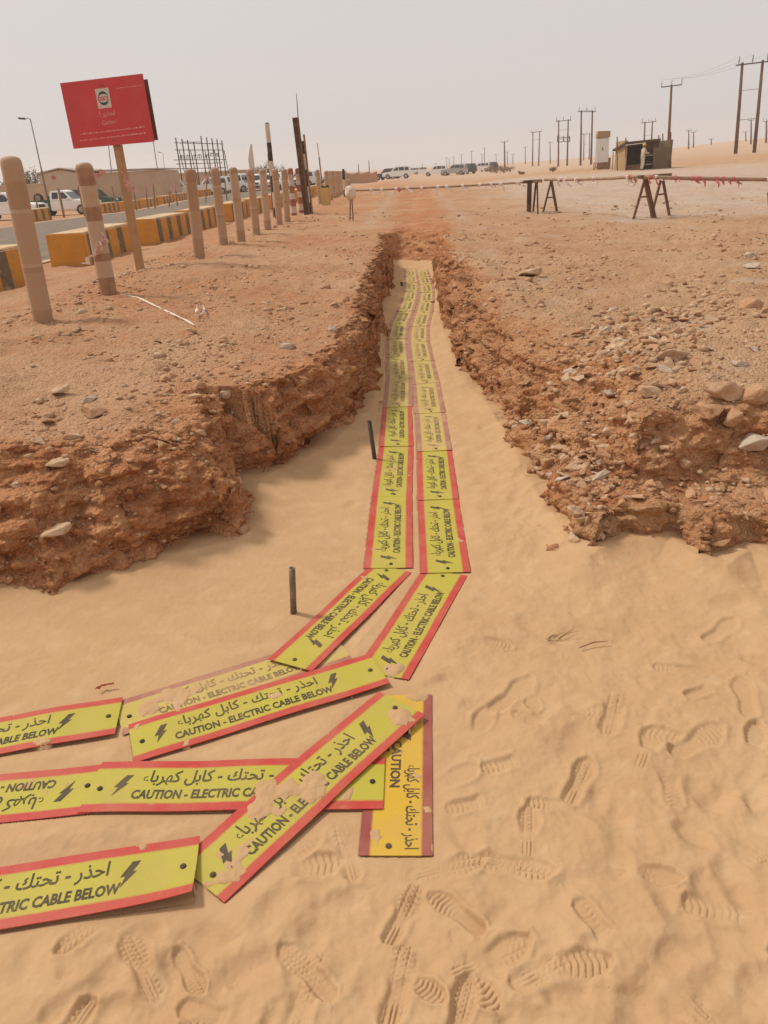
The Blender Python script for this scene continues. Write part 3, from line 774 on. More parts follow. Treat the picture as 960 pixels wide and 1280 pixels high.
M['plaster'] = m_simple('plaster_beige', lin(198, 170, 140), .9, .06, .8, dust=.1)
M['plaster_pale'] = m_simple('plaster_pale', lin(206, 184, 158), .9, .05, .8, dust=.1)
M['roofing'] = m_simple('roof_sheet', lin(186, 164, 140), .7, .05, .8, dust=.15)
M['window_dark'] = m_simple('dark_glass', lin(46, 50, 50), .15, .1, 3, dust=.03, spec=.6)
M['window_green'] = m_simple('green_tinted_glass', lin(70, 88, 80), .15, .1, 3, dust=.03, spec=.6)
M['car_white'] = m_simple('car_paint_white', lin(240, 237, 232), .35, .02, 2, dust=.03, spec=.5)
M['car_silver'] = m_simple('car_paint_silver', lin(180, 176, 170), .35, .05, 2, dust=.08, spec=.5, metal=.2)
M['car_dark'] = m_simple('car_paint_dark', lin(50, 52, 56), .35, .05, 2, dust=.08, spec=.5)
M['car_green'] = m_simple('car_paint_green', lin(26, 84, 62), .4, .05, 2, dust=.06, spec=.5)
M['tyre'] = m_simple('tyre_rubber', (.022, .021, .02, 1), .9, .1, 8, dust=.2)
M['rim'] = m_simple('wheel_rim', lin(170, 164, 156), .4, .05, 8, metal=.4, dust=.1)
M['trim'] = m_simple('car_trim', (.03, .03, .03, 1), .6, .1, 8, dust=.1)
M['lamp_glass'] = m_simple('headlamp_glass', lin(226, 226, 222), .15, .03, 8, dust=.03, spec=.7)
M['ply_tan'] = m_simple('plywood_tan', lin(172, 146, 106), .85, .1, 2, dust=.1)
M['ply_olive'] = m_simple('plywood_olive', lin(112, 94, 68), .85, .1, 2, dust=.1)
M['panel_white'] = m_simple('cabinet_white', lin(234, 230, 224), .5, .04, 2, dust=.08)
M['panel_teal'] = m_simple('cabinet_side', lin(150, 172, 168), .5, .05, 2, dust=.1)
M['bin_yellow'] = m_simple('bin_yellow', lin(206, 170, 104), .55, .08, 4, dust=.15)
M['bag_white'] = m_simple('sack_white', lin(224, 206, 184), .7, .08, 12, dust=.12)
M['coverall'] = m_simple('coverall_beige', lin(206, 190, 164), .9, .08, 6, dust=.1)
M['skin'] = m_simple('skin_brown', lin(134, 92, 68), .6, .05, 6, dust=0)
M['helmet'] = m_simple('helmet_yellow', lin(222, 176, 72), .4, .04, 6, dust=.03)
M['boots'] = m_simple('boots_dark', lin(66, 52, 44), .8, .1, 6, dust=.25)
M['scrub'] = m_simple('dry_scrub', lin(168, 136, 98), .95, .25, 4, dust=.1)
M['leaf'] = m_simple('dusty_leaf', lin(104, 104, 72), .95, .25, 4, dust=.15)
M['twig'] = m_simple('dry_twig', lin(128, 96, 68), .9, .2, 10, dust=.25)
M['wire'] = m_simple('conductor', lin(120, 112, 108), .6, .05, 3, dust=0)
M['insulator'] = m_simple('insulator', lin(104, 96, 96), .4, .05, 3, dust=0)
def m_block(shift):
    k = NT('block_paint'); o = k.obj(); sp = k.n('ShaderNodeSeparateXYZ'); k.l(o, sp.inputs[0])
    w = k.n('ShaderNodeMath', operation='FRACT'); k.l(k.math('MULTIPLY', k.math('ADD', sp.outputs[1], shift), 1/.92), w.inputs[0])
    edge = k.math('ADD', w.outputs[0], k.math('MULTIPLY', k.math('SUBTRACT', k.noise(o, 8, 3), .5), .02))
    nd = k.ramp(edge, [(.585, 0.0), (.6, 1.0)])
    nrm = k.n('ShaderNodeNewGeometry').outputs['Normal']; sn = k.n('ShaderNodeSeparateXYZ'); tc = k.n('ShaderNodeTexCoord'); k.l(tc.outputs['Normal'], sn.inputs[0])
    side_ = k.ramp(k.math('ABSOLUTE', sn.outputs[0]), [(.4, 0.0), (.5, 1.0)]); up_ = k.ramp(sn.outputs[2], [(.5, 0.0), (.7, 1.0)])
    yel = k.mix(k.noise(o, 3, 4), lin(214, 150, 58), lin(196, 132, 56))
    c = k.mix(k.math('MULTIPLY', nd, side_), yel, lin(112, 96, 76))
    c = k.mix(k.math('MULTIPLY', up_, k.ramp(k.noise(o, 5, 4), [(.3, .55), (.6, 1.0)])), c, lin(206, 180, 146))
    ch = k.ramp(k.noise(o, 13, 5, .7), [(.57, 0.0), (.64, .8)]); c = k.mix(ch, c, lin(186, 156, 120))
    c = k.mix(k.ramp(k.noise(o, 2.2, 6, .7), [(.48, 0.0), (.75, .6)]), c, lin(150, 112, 72))
    low = k.ramp(k.math('ADD', sp.outputs[2], k.math('MULTIPLY', k.noise(o, 6, 4), .16)), [(.12, .65), (.22, 0.0)])
    c = k.mix(low, c, lin(180, 130, 92))
    return k.done(c, .85, k.bump(k.noise(o, 30, 4), .006, .6))
M['block'] = m_block(.35)

# ------------------------------------------------------------------ loose stones
def rock_pts(seed, flat=.6):
    r = random.Random(seed); bm = bmesh.new()
    for _ in range(11):
        p = Vector((r.gauss(0, 1), r.gauss(0, 1), r.gauss(0, 1))).normalized()*r.uniform(.8, 1.05)
        bm.verts.new((p.x, p.y*r.uniform(.65, .95), p.z*flat))
    bmesh.ops.convex_hull(bm, input=bm.verts)
    for v in [v for v in bm.verts if not v.link_faces]: bm.verts.remove(v)
    bmesh.ops.bevel(bm, geom=bm.edges[:], offset=.09, segments=1, affect='EDGES', clamp_overlap=True)
    bmesh.ops.triangulate(bm, faces=bm.faces[:]); bmesh.ops.subdivide_edges(bm, edges=bm.edges[:], cuts=1)
    for v in bm.verts:
        c = v.co*2.2; v.co += v.normal*.10*float(pn(np.array([c.x+seed]), np.array([c.y]), np.array([c.z]))[0])
    return bm
ROCK = {}
for mk in ('stone_red', 'stone_pale', 'stone_grey', 'clod'):
    for i in range(6):
        bm = rock_pts(i*7+len(mk), [.45, .6, .75, .5, .85, .38][i]); me = bpy.data.meshes.new('stone'); bm.to_mesh(me); bm.free(); me.materials.append(M[mk]); ROCK[mk, i] = me
def put_rock(name, x, y, z, s, mk, i, rz, label, cat, group=None, tilt=.2, sx=1.0):
    o = bpy.data.objects.new(name, ROCK[mk, i]); COL.objects.link(o); o.location = (x, y, z+s*.22)
    o.scale = (s*sx, s, s); o.rotation_euler = (rnd.uniform(-tilt, tilt), rnd.uniform(-tilt, tilt), rz); return tag(o, label, cat, group)
BOULDERS = [(905, 492, 44, 'stone_pale', 1, 'large pale boulder at the right edge resting on the spoil heap'), (942, 497, 38, 'stone_red', 2, 'brown boulder at the right photo edge beside the large pale one'),
    (880, 519, 36, 'stone_red', 3, 'flat tan slab in front of the boulder cluster'), (915, 519, 24, 'stone_red', 4, 'small brown rock wedged below the boulder cluster'), (948, 524, 36, 'stone_grey', 0, 'pale grey rock at the right edge, lowest of the boulder cluster'),
    (811, 496, 30, 'stone_pale', 3, 'angular pale slab tilted on the slope of the right bank'), (935, 384, 34, 'stone_red', 2, 'lone reddish rock standing on open ground at the far right'), (925, 455, 20, 'stone_grey', 1, 'roundish pale cobble above the boulder cluster'),
    (838, 447, 40, 'stone_pale', 0, 'long flat pale flagstone at the top of the right rubble band'), (770, 438, 28, 'stone_pale', 5, 'wide flat pale stone left of the rubble band top'), (782, 468, 20, 'stone_pale', 2, 'blocky pale stone in the middle of the rubble band'),
    (660, 346, 34, 'stone_pale', 5, 'flat pale slab near the far right lip of the trench'), (675, 382, 18, 'stone_red', 1, 'dark red lump on the ground right of the trench'), (358, 434, 22, 'stone_grey', 4, 'white stone standing out on the left bank'),
    (75, 492, 26, 'stone_pale', 5, 'flat pale stone on the left bank near the edge of the photo'), (115, 519, 36, 'stone_red', 3, 'broad reddish slab on the left bank'), (91, 548, 24, 'stone_pale', 0, 'blocky pale stone low on the left bank'), (72, 583, 30, 'stone_pale', 5, 'flat stone half sunk just above the left cut edge'),
    (60, 628, 40, 'stone_pale', 5, 'ledge stone sticking out of the left cut face'), (205, 476, 22, 'stone_red', 2, 'small rounded stone on the left bank right of the broad slab'), (252, 485, 20, 'stone_red', 1, 'reddish cobble in a small pile on the left bank'), (280, 488, 18, 'stone_pale', 2, 'pale cobble at the right of a small pile on left bank'),
    (198, 446, 18, 'stone_pale', 4, 'small pale stone in the upper middle of the left bank'), (938, 322, 16, 'stone_grey', 2, 'white upright lump on far ground at the right edge'), (940, 336, 20, 'stone_grey', 5, 'flat whitish stone below the white lump'), (130, 452, 20, 'stone_red', 0, 'brown stone on the left bank below the second post')]
for (u, v, w, mk, i, lab) in BOULDERS:
    P = base_at(u, v); dist = (Vector((P.x, P.y, P.z))-Vector((0, 0, EYE))).length
    put_rock('stone', P.x, P.y, P.z, w*.5*dist/FPX*(1.4 if u > 860 and 470 < v < 530 else 1.15), mk, i, rnd.uniform(-.4, .4), lab, 'stone', 'noticeable stones on the banks', .12)
LB, RB = 'small loose stone among many lying on the left trench bank', 'small loose stone among the rubble on the right trench bank'
def scatter():
    rs = np.random.RandomState(11); N = 62000
    th = rs.uniform(-.62, .62, N); Ld = rs.uniform(math.log(2.2), math.log(24), N); r = np.exp(Ld)
    x, y = r*np.sin(th), r*np.cos(th)
    d, ax, ay = foot(x, y)
    q = x-AX*y
    cl = fbm(x*1.1, y*1.1, o=3)+.35*fbm(x*4, y*4, o=2)
    w = np.where(q > 0, .30, .30)+.85*cl
    # the rubble band on the right spoil heap and the crumbs at the foot of the walls
    band = np.exp(-((x-1.05-.55*(y-3.9))/.5)**2)*(x > .7)*(y > 2.9)*(y < 6.5)
    w = w+.7*band+np.where((x > .5) & (y < 3.4), .1, .6)*np.exp(-(np.maximum(d, 0)/.3)**2)
    w = np.where(d < -.10, 0, np.where(d < 0, .55*np.exp(d/.04), w))
    w = np.where((q < -4.6) & (y > 9), 0, w)
    w *= np.where(y > 14, .5, 1)*np.where((np.abs(q-.2) < .8) & (y > 14.6), .25, 1)
    keep = rs.uniform(0, 1.25, N) < w
    x, y, d, q, r, band = x[keep], y[keep], d[keep], q[keep], r[keep], band[keep]
    s = .0038*np.exp(rs.normal(0, .6, len(x)))*(r**.55)*(1+1.1*band)
    s = np.clip(s, .003, .055)
    big = np.argsort(-s/r)[:300]
    isbig = np.zeros(len(x), bool); isbig[big] = True
    for j in big:
        if d[j] < 0: isbig[j] = False; continue
        mk = rs.choice(['stone_red', 'stone_pale', 'stone_red', 'stone_grey'], p=[.4, .4, .1, .1])
        put_rock('stone', x[j], y[j], gz(x[j], y[j]), s[j], mk, rs.randint(6), rs.uniform(0, 6), LB if q[j] < .1 else RB, 'stone', 'loose stones on the left bank' if q[j] < .1 else 'loose stones on the right bank', .5, rs.uniform(.9, 1.6))
    ico = bmesh.new(); bmesh.ops.create_icosphere(ico, subdivisions=1, radius=1); bv = np.array([v.co[:] for v in ico.verts]); bf = np.array([[v.index for v in f.verts] for f in ico.faces]); ico.free()
    variants = [bv*(1+.28*rs.normal(size=(len(bv), 1)))*[1, .8, .55] for _ in range(12)]
    for name, mks in (('gravel', 'stone_red'), ('pale_gravel', 'stone_pale'), ('soil_crumbs', 'clod')):
        near = d < .22
        if name == 'soil_crumbs': m = (~isbig) & (near | (rs.uniform(size=len(x)) < .12))
        else:
            pick = rs.uniform(size=len(x)); m = (~isbig) & ((pick < .62) == (name == 'gravel')) & (~near | (rs.uniform(size=len(x)) < .5))
        xi, yi, si = x[m], y[m], s[m]; n = len(xi); Vx = np.empty((n, len(bv), 3))
        zi = np.array([gz(a, b) if dd > -.02 else .012 for a, b, dd in zip(xi, yi, d[m])])
        for t in range(n):
            a = rs.uniform(0, 6.28); c_, s_ = math.cos(a), math.sin(a); vv = variants[rs.randint(12)]*si[t]
            Vx[t] = np.stack([vv[:, 0]*c_-vv[:, 1]*s_+xi[t], vv[:, 0]*s_+vv[:, 1]*c_+yi[t], vv[:, 2]+zi[t]+.15*si[t]], -1)
        F = (bf[None]+(np.arange(n)*len(bv))[:, None, None]).reshape(-1, 3)
        tag(raw_mesh(name, Vx.reshape(-1, 3), F, M[mks], smooth=False), kind='stuff')
scatter()

# ------------------------------------------------------------------ road and its striped concrete blocks
def road():
    ys = np.concatenate([np.arange(4, 60, 1.), np.arange(60, 420, 6.)]); qs = np.linspace(-21.6, -8.2, 15)
    Y = np.repeat(ys[:, None], 15, 1); X = qs[None]+AX*np.minimum(Y, 200); Z = land(X, Y)+.035; Z[:, 0] -= .2; Z[:, -1] -= .2
    tag(grid_mesh('road', np.stack([X, Y, Z], -1), M['asphalt']), kind='structure')
    for q0 in (-21.2, -8.7):
        X = np.array([q0, q0+.14])[None]+AX*np.minimum(Y[:, :2], 200)
        tag(grid_mesh('road_edge_line', np.stack([X, Y[:, :2], land(X, Y[:, :2])+.040], -1), M['kerb_line']), kind='structure')
road()
def block_mesh():
    m = MB(); m.prism([(-.42, 0), (.42, 0), (.40, .69), (.37, .72), (-.37, .72), (-.40, .69)], 0, 3.3)
    o = m.build('concrete_block', M['block'], bevel=.015); return o
blk = block_mesh(); first = True
near_lab = ['leftmost striped concrete block, cut by the photo edge beside the nearest post', 'yellow and grey striped concrete block behind the two nearest posts', 'striped concrete block just right of the red sign post', 'striped concrete block behind the third bare post', 'striped concrete block between the fourth and fifth posts']
for i, Y in enumerate([11.3, 17.1, 21.9, 26.6, 31.2, 35.9, 40.6, 45.3, 50, 54.7, 60, 65, 70, 76, 82, 88]):
    o = blk if i == 0 else blk.copy()
    if i: COL.objects.link(o)
    x = -7.45+AX*(Y); o.location = (x, Y, land1(x, Y)-.05); o.rotation_euler = (0, 0, -math.atan(AX)+rnd.uniform(-.02, .02))
    tag(o, near_lab[i] if i < 5 else 'distant striped concrete block of the near kerb row behind the fence posts', 'concrete block', 'striped concrete blocks along the road')
for i, Y in enumerate([47.2, 59.0, 63.8, 68.6, 73.4, 78.2, 83, 88, 93, 98, 103, 108]):
    o = blk.copy(); COL.objects.link(o); x = -22.9+AX*Y; o.location = (x, Y, land1(x, Y)-.02); o.rotation_euler = (0, 0, -math.atan(AX))
    tag(o, 'lone striped concrete block across the road below the green pickup bed' if i == 0 else 'striped concrete block in the row along the far side of the road', 'concrete block', 'striped concrete blocks along the road')

# ------------------------------------------------------------------ fence of thick posts along the left berm
def post(u0, v0, u1, v1, mat, label, rad=.085, Y=None, cat='post', group='thick bare posts along the left berm', name='fence_post', square=False, sink=.15):
    b = base_at(u1, v1, .6, Y); t = top_at(u0, v0, b)
    h = (t-b).length; root = bpy.data.objects.new(name, None)
    bpy.data.objects.remove(root)
    m = MB()
    if square: m.box((0, 0, h/2-sink/2), (rad*2, rad*1.2, h+sink))
    else:
        n = 16; hs = [-sink]+[h*k/6 for k in range(6)]+[h-.065, h-.035, h-.014, h-.003, h]
        m.tube([(0, 0, z) for z in hs], [rad*(1+rnd.uniform(-.02, .02)) for _ in hs[:-4]]+[rad*.95, rad*.8, rad*.5, rad*.12], n)
    o = m.build(name, mat, smooth=not square, bevel=.006 if square else 0)
    o.location = b; o.rotation_euler = (t-b).to_track_quat('Z', 'Y').to_euler()
    tag(o, label, cat, group); o['h'] = h
    return o, b, t
P_ = [((12, 195), (55, 403), 'post_plain', 'nearest thick post at the left edge of the photo'), ((104, 203), (136, 366), 'post_wrapped', 'thick post wrapped in brown and pale tape with a ribbon, beside the red sign'),
      ((237, 211), (250, 324), 'post_stained', 'thick post with reddish stained top, first to the right of the red sign'), ((268, 209), (280, 306), 'post_plain', 'second bare post to the right of the red sign'),
      ((291, 209), (302, 302), 'post_plain_light', 'third bare post to the right of the red sign'), ((312, 211), (321, 293), 'post_plain', 'bare post with pink tape near its top'),
      ((328, 211), (335, 287), 'post_plain_light', 'bare post just right of the pink taped post'), ((343.5, 211), (349.5, 280), 'post_plain', 'bare post two to the right of the pink taped post'),
      ((355, 211), (359.5, 276.5), 'post_plain', 'bare post directly left of the checked red and white posts'), ((362.5, 210), (368, 271), 'post_checked', 'left one of two red and white banded posts'), ((372, 210), (377.5, 267), 'post_checked', 'right one of two red and white banded posts')]
posts = {}
for i, (a, b, mk, lab) in enumerate(P_): posts[i] = post(*a, *b, M[mk], lab, rad=[.088, .088, .085][i] if i < 3 else .08)
post(396.5, 212, 401, 256, M['post_plain'], 'post standing directly behind the yellow bin', rad=.08)
for k, (ut, ub, vb) in enumerate([(407.5, 410, 252), (411.5, 414, 250), (415.5, 417.5, 248.5), (419, 421, 247), (421.8, 423.5, 246), (424.5, 426, 245), (428, 429.5, 243.5), (431, 432, 242)]):
    post(ut, 213.5, ub, vb, M['post_plain_light' if k % 2 else 'post_plain'], 'far bare post in the close row right of the yellow bin', rad=.085)
# tall striped markers, dark channel post and other poles behind the fence
post(333.5, 153, 344, 252, M['marker'], 'tall black and white banded marker pole behind the fence, the left one', rad=.07, Y=25, group='black and white marker poles', name='marker_pole', cat='marker pole')
post(378, 176, 387, 262, M['marker'], 'black and white banded marker pole beside the dark channel post', rad=.065, Y=24, group='black and white marker poles', name='marker_pole', cat='marker pole')
post(429, 211, 431, 240, M['marker'], 'small distant black and white banded marker pole by the white sack', rad=.06, Y=38, group='black and white marker poles', name='marker_pole', cat='marker pole')
def channel_post():
    b = base_at(383, 264, .6, 23.5); t1 = top_at(368, 147, b); t2 = top_at(377, 168, b)
    root = empty('channel_post', b); tag(root, 'tall dark channel post with a thin whip rising above the fence', 'post')
    m = MB(); d = t1-b
    m.bar((0, 0, -.2), d, .045, .12); m.build('dark_flange', M['wood_dark'], root)
    m = MB(); m.bar(Vector((.085, .02, -.2)), d+Vector((.085, .02, 0)), .085, .06); m.build('brown_plank', M['rust'], root)
    m = MB(); m.bar(Vector((.17, .05, -.2)), (t2-b)+Vector((.06, .05, 0)), .07, .05); m.build('short_plank', M['wood'], root)
    w = top_at(370.5, 117, b)-b; m = MB(); m.tube([d*.9+Vector((.09, 0, 0)), w], [.016, .008], 6); m.build('whip', M['dark_steel'], root)
channel_post()
def blade():
    b = base_at(322, 288, .6, 21.5); t = top_at(313.5, 180, b)-b; w = top_at(315.5, 211, b)-b
    root = empty('pale_blade_sign', b); tag(root, 'pale pointed board seen almost edge-on above the pink taped post', 'sign board')
    m = MB(); m.bar((0, 0, -.2), w, .07); m.build('stake', M['wood'], root)
    n = (t-w); s_ = n.cross(Vector((0, 1, 0))).normalized(); m = MB()
    pts = [w-s_*.07-n*.1, w+s_*.07-n*.1, w+s_*.09+n*.4, t+s_*.01, t-s_*.03, w-s_*.05+n*.4]
    m.add([p+Vector((0, -.015, 0)) for p in pts]+[p+Vector((0, .015, 0)) for p in pts], [(0, 1, 2, 3, 4, 5), (11, 10, 9, 8, 7, 6)]+[(i, i+6, (i+1) % 6+6, (i+1) % 6) for i in range(6)])
    m.build('board', M['sign_white'], root)
blade()
def paddle(u0, v0, u1, v1, um, vm, Y, label, mat, w=.1):
    b = base_at(u1, v1, .5, Y); t = top_at(u0, v0, b)-b; k = top_at(um, vm, b)-b
    root = empty('paddle_stake', b); tag(root, label, 'marker stake')
    m = MB(); m.bar((0, 0, -.2), k, .05); m.build('stake', M['wood'], root)
    m = MB(); m.bar(k, t, w, .03); m.build('paddle', mat, root)
paddle(396.5, 179, 404, 238, 399, 197, 33, 'dull pink paddle on a thin stake above the bin', M['tape_pink'], .13)
paddle(335, 192, 340, 250, 337, 212, 27, 'short brown board on a stake behind the left marker pole', M['wood'], .16)
# yellow bin and the sack on two sticks
def bin_():
    b = base_at(408, 257, .5); s = (b.y*.92)/FPX; w = 12.5*s; h = 23*1.0*b.y/1135
    root = empty('litter_bin', b); tag(root, 'yellow litter bin with a dark liner beside the fence line', 'litter bin')
    m = MB(); m.prism([(-w*.42, 0), (w*.42, 0), (w*.52, h), (-w*.52, h)], -w*.45, w*.45); m.build('body', M['bin_yellow'], root, bevel=.02)
    m = MB(); m.prism([(-w*.45, h-.03), (w*.5, h-.05), (w*.3, h+.10), (w*.05, h+.03), (-w*.3, h+.07)], -w*.35, w*.35); m.build('liner', M['black_plastic'], root, bevel=.01)
bin_()
def sack():
    b = base_at(439, 276, .5); root = empty('sack_on_sticks', b); tag(root, 'white sack tied over two thin sticks at the end of the pipe rail', 'sack')
    for (u, v, u0) in ((437, 275, 438), (441.5, 277, 439.5)):
        p = base_at(u, v, .5); t = top_at(u0, 243, b); m = MB(); m.tube([p-b-Vector((0, 0, .1)), t-b], .016, 6); m.build('stick', M['rust'], root)
    t = top_at(437.5, 241, b)-b; bm = bmesh.new(); bmesh.ops.create_icosphere(bm, subdivisions=3, radius=.135)
    for v in bm.verts:
        c = v.co.copy(); v.co.z *= 1.3; v.co += c.normalized()*.03*float(pn(np.array([c.x*12]), np.array([c.y*12]), np.array([c.z*12]))[0]); v.co.x += .10*max(0, -c.z*2+.02)*(1 if c.x > 0 else .0)
        v.co += t
    me = bpy.data.meshes.new('cloth'); bm.to_mesh(me); bm.free(); me.materials.append(M['bag_white']); o = bpy.data.objects.new('cloth', me); COL.objects.link(o); o.parent = root
    return t+b
SACK = sack()

# ------------------------------------------------------------------ red caution sign
def sign():
    b = base_at(176, 337, .6); t = top_at(145, 170, b)
    root = empty('caution_sign', b); tag(root, 'red caution sign tilted on a square timber post', 'sign')
    m = MB(); m.bar((0, 0, -.3), t-b, .125, .10); m.build('post', M['wood_pale'], root, bevel=.006)
    Yp = b.y-.12
    c = [Vector(V.far(u, v, Yp))-b for u, v in ((75, 104), (178, 92), (193, 177), (92, 186))]
    def quad(cs, th, off, name, mat, par):
        m = MB(); f = [p+Vector((0, off, 0)) for p in cs]; k = [p+Vector((0, off+th, 0)) for p in cs]
        m.add(f+k, [(0, 1, 2, 3), (7, 6, 5, 4)]+[(i, i+4, (i+1) % 4+4, (i+1) % 4) for i in range(4)]); return m.build(name, mat, par)
    pan = quad(c, .018, 0, 'panel', M['red_sign'], root)
    bk = [p+Vector((.038, 0, .0)) for p in c]; bk[0].z -= .06; bk[1].z -= .06; bk[2].z += .02; bk[3].z += .05
    quad(bk, .02, .06, 'backing_board', M['sign_back'], root)
    ex, ey = (c[1]-c[0]), (c[3]-c[0])
    def at(s_, t_, lift): return c[0]+ex*s_+ey*t_+Vector((0, -lift, 0))
    def flat(name, pts, F, mat, lift=.002):
        m = MB(); m.add([at(a, b_, lift) for a, b_ in pts], F)
        return m.build(name, mat, root)
    flat('logo_plate', [(.40, .145), (.565, .145), (.565, .44), (.40, .44)], [(0, 1, 2, 3)], M['sign_white'])
    arc = []
    for sg in (1, -1):
        o_, i_ = [], []
        for k in range(13):
            a = R(15+k*12.5); w = .022*math.sin(math.pi*k/12)+.004
            rx, ry = .062, .105
            px, py = math.cos(a)*rx, math.sin(a)*ry
            qx, qy = math.cos(a)*(rx-w*.7), math.sin(a)*(ry-w*1.6)
            o_.append((.4825+sg*px, .2925-sg*py)); i_.append((.4825+sg*qx, .2925-sg*qy))
        pts = o_+i_[::-1]; flat('logo_swoosh', o_+i_, [(k, k+1, k+14, k+13) for k in range(12)], M['logo_green'], .004)
    def words(name, body, s0, t0, w, h, mat, bold=.01, lift=.004):
        p, F = text_mesh(body, w, h, bold)
        flat(name, [(s0+a, t0-b_) for a, b_ in p], F, mat, lift)
    words('logo_lettering', 'OXY', .412, .328, .14, .065, M['logo_red'], .03, .005)
    words('arabic_heading', '\uFE97\uFEA4\uFEAC\uFEF3\uFEAE !'[::-1], .40, .585, .19, .105, M['sign_faint'], .015)
    words('english_heading', 'Caution !', .41, .69, .19, .07, M['sign_faint'])
    # the two long lines below and the short one at top right are too faded to read: worn strokes only
    r = random.Random(4)
    for (s0, s1, t0, h) in ((.12, .92, .80, .026), (.10, .90, .895, .024), (.66, .95, .175, .016)):
        m = MB(); s_ = s0
        while s_ < s1:
            w = r.uniform(.006, .03); hh = h*r.uniform(.4, 1)
            q = [at(a, b_, .002) for a, b_ in ((s_, t0-hh), (s_+w, t0-hh), (s_+w, t0), (s_, t0))]
            m.add(q, [(0, 1, 2, 3)]); s_ += w+r.uniform(.004, .016)
        m.build('faded_line', M['sign_faint'], root)
    m = MB()
    for (a, b_) in ((.52, .93), (.49, .10)):
        p = at(a, b_, .004); m.tube([p+Vector((0, .006, 0)), p-Vector((0, .006, 0))], .012, 10)
    m.build('bolt', M['steel'], root)
sign()

# ------------------------------------------------------------------ tapes, ribbons and litter
def ribbon(name, pts, w, mat, label, cat='ribbon', group=None, wob=.3, up=Vector((0, 0, 1))):
    pts = [Vector(p) for p in pts]; fine = []
    for i in range(len(pts)-1):
        for k in range(5): fine.append(pts[i].lerp(pts[i+1], k/5))
    fine.append(pts[-1]); m = MB(); L, Rr = [], []
    for i, p in enumerate(fine):
        a = 2.2*wob*math.sin(i*1.1+len(pts))+i*.25*wob
        side_ = Vector((math.cos(a), math.sin(a)*.6, math.sin(a*1.7)*.5)) if up is None else (up*math.cos(a)+Vector((math.sin(a), -.4*math.cos(a), 0))).normalized()
        ww = w*(.75+.25*math.sin(i*.9+1)); L.append(p+side_*ww/2); Rr.append(p-side_*ww/2)
    n = len(fine); th = Vector((.0012, .0012, .0012))
    vs_ = L+Rr+[p+th for p in L]+[p+th for p in Rr]
    F = []
    for i in range(n-1): F += [(i, i+1, n+i+1, n+i), (2*n+i, 3*n+i, 3*n+i+1, 2*n+i+1), (i, 2*n+i, 2*n+i+1, i+1), (n+i, n+i+1, 3*n+i+1, 3*n+i)]
    m.add(vs_, F); o = m.build(name, mat)
    return tag(o, label, cat, group)
b1 = posts[1][1]; Yr = b1.y-.13
r = lambda u, v, dy=0: Vector(V.far(u, v, Yr+dy))
ribbon('torn_ribbon', [r(131, 296), r(127, 306), r(121, 314), r(112, 322), r(107, 330)], .13, M['tape_white'], 'torn white and pink ribbon fluttering from the tape-wrapped post', wob=.25)
ribbon('torn_ribbon', [r(132, 298), r(126, 309, -.01), r(119, 317, -.01)], .09, M['tape_pink'], 'pink strip knotted with the white ribbon on the tape-wrapped post', wob=.3)
ribbon('torn_ribbon', [r(119, 222), r(124, 218), r(128, 215)], .08, M['tape_pink'], 'pink ribbon end flying from the top of the tape-wrapped post', wob=.4)
Yr = posts[2][1].y-1.6
ribbon('torn_ribbon', [r(155, 217), r(156, 225), r(159, 231), r(164, 240)], .10, M['tape_pink'], 'pale pink ribbon tied round the red sign post', wob=.3)
Yr = posts[5][1].y-.12
ribbon('torn_ribbon', [r(308, 217), r(311, 225), r(314, 233)], .12, M['tape_pink'], 'pink tape stuck on the bare post below the pale blade board', wob=.2)
def on_ground(pts, lift=.012): return [Vector((*base_at(u, v, .55)[:2], base_at(u, v, .55).z+lift)) for u, v in pts]
ribbon('tape_strip', on_ground([(150, 368), (172, 373), (195, 384), (215, 393), (232, 402), (243, 409)]), .02, M['bag_white'], 'long whitish tape trailing over the left bank', cat='tape', wob=.15, up=Vector((.3, .8, .3)))
ribbon('litter_loop', on_ground([(246, 402), (247, 390), (255, 388), (256, 397), (249, 401)], .05), .03, M['tape_white'], 'crumpled white and pink loop of tape on the left bank', cat='litter', wob=.5)
ribbon('red_ribbon_scrap', [Vector((*V.at(u, v, .02)[:2], .018+sandz(0, 2.3))) for u, v in ((121, 862), (127, 858), (132, 857), (137, 856), (142, 855))], .018, M['tape_red'], 'small red plastic scrap on the sand below the left cut', cat='litter', wob=.9)
def disc():
    p = base_at(728, 392); m = MB(); m.tube([(0, 0, 0), (0, 0, .012), (0, 0, .018)], [.055, .055, .04], 20); o = m.build('grey_disc', M['steel']); o.location = (p.x, p.y, p.z+.005); o.rotation_euler = (.12, .05, 0); o.scale = (1, .8, 1)
    tag(o, 'grey flattened disc lying on the right bank', 'litter')
disc()
# steel and plastic pegs standing in the sand
def peg(u0, v0, u1, v1, rad, mat, label, hollow=True):
    P = V.at(u1, v1, .0); b = Vector((P[0], P[1], sandz(P[0], P[1]))); t = top_at(u0, v0, b)-b
    root = empty('marker_pipe', b); tag(root, label, 'pipe peg')
    m = MB(); n = 16; L = t.length; ring = []
    prof = [(rad, -.12), (rad, L), (rad*.72, L), (rad*.72, L-.12)]
    vs_ = [(math.cos(2*math.pi*j/n)*rr, math.sin(2*math.pi*j/n)*rr, z) for rr, z in prof for j in range(n)]
    F = [(i*n+j, i*n+(j+1) % n, (i+1)*n+(j+1) % n, (i+1)*n+j) for i in range(3) for j in range(n)]+[tuple(3*n+j for j in range(n))]
    m.add(vs_, F); o = m.build('tube', mat, root); o.rotation_euler = t.to_track_quat('Z', 'Y').to_euler(); o.data.shade_smooth()
    m = MB(); m.tube([t*.06, t*.085], rad*1.06, 16); m.build('collar', mat, root)
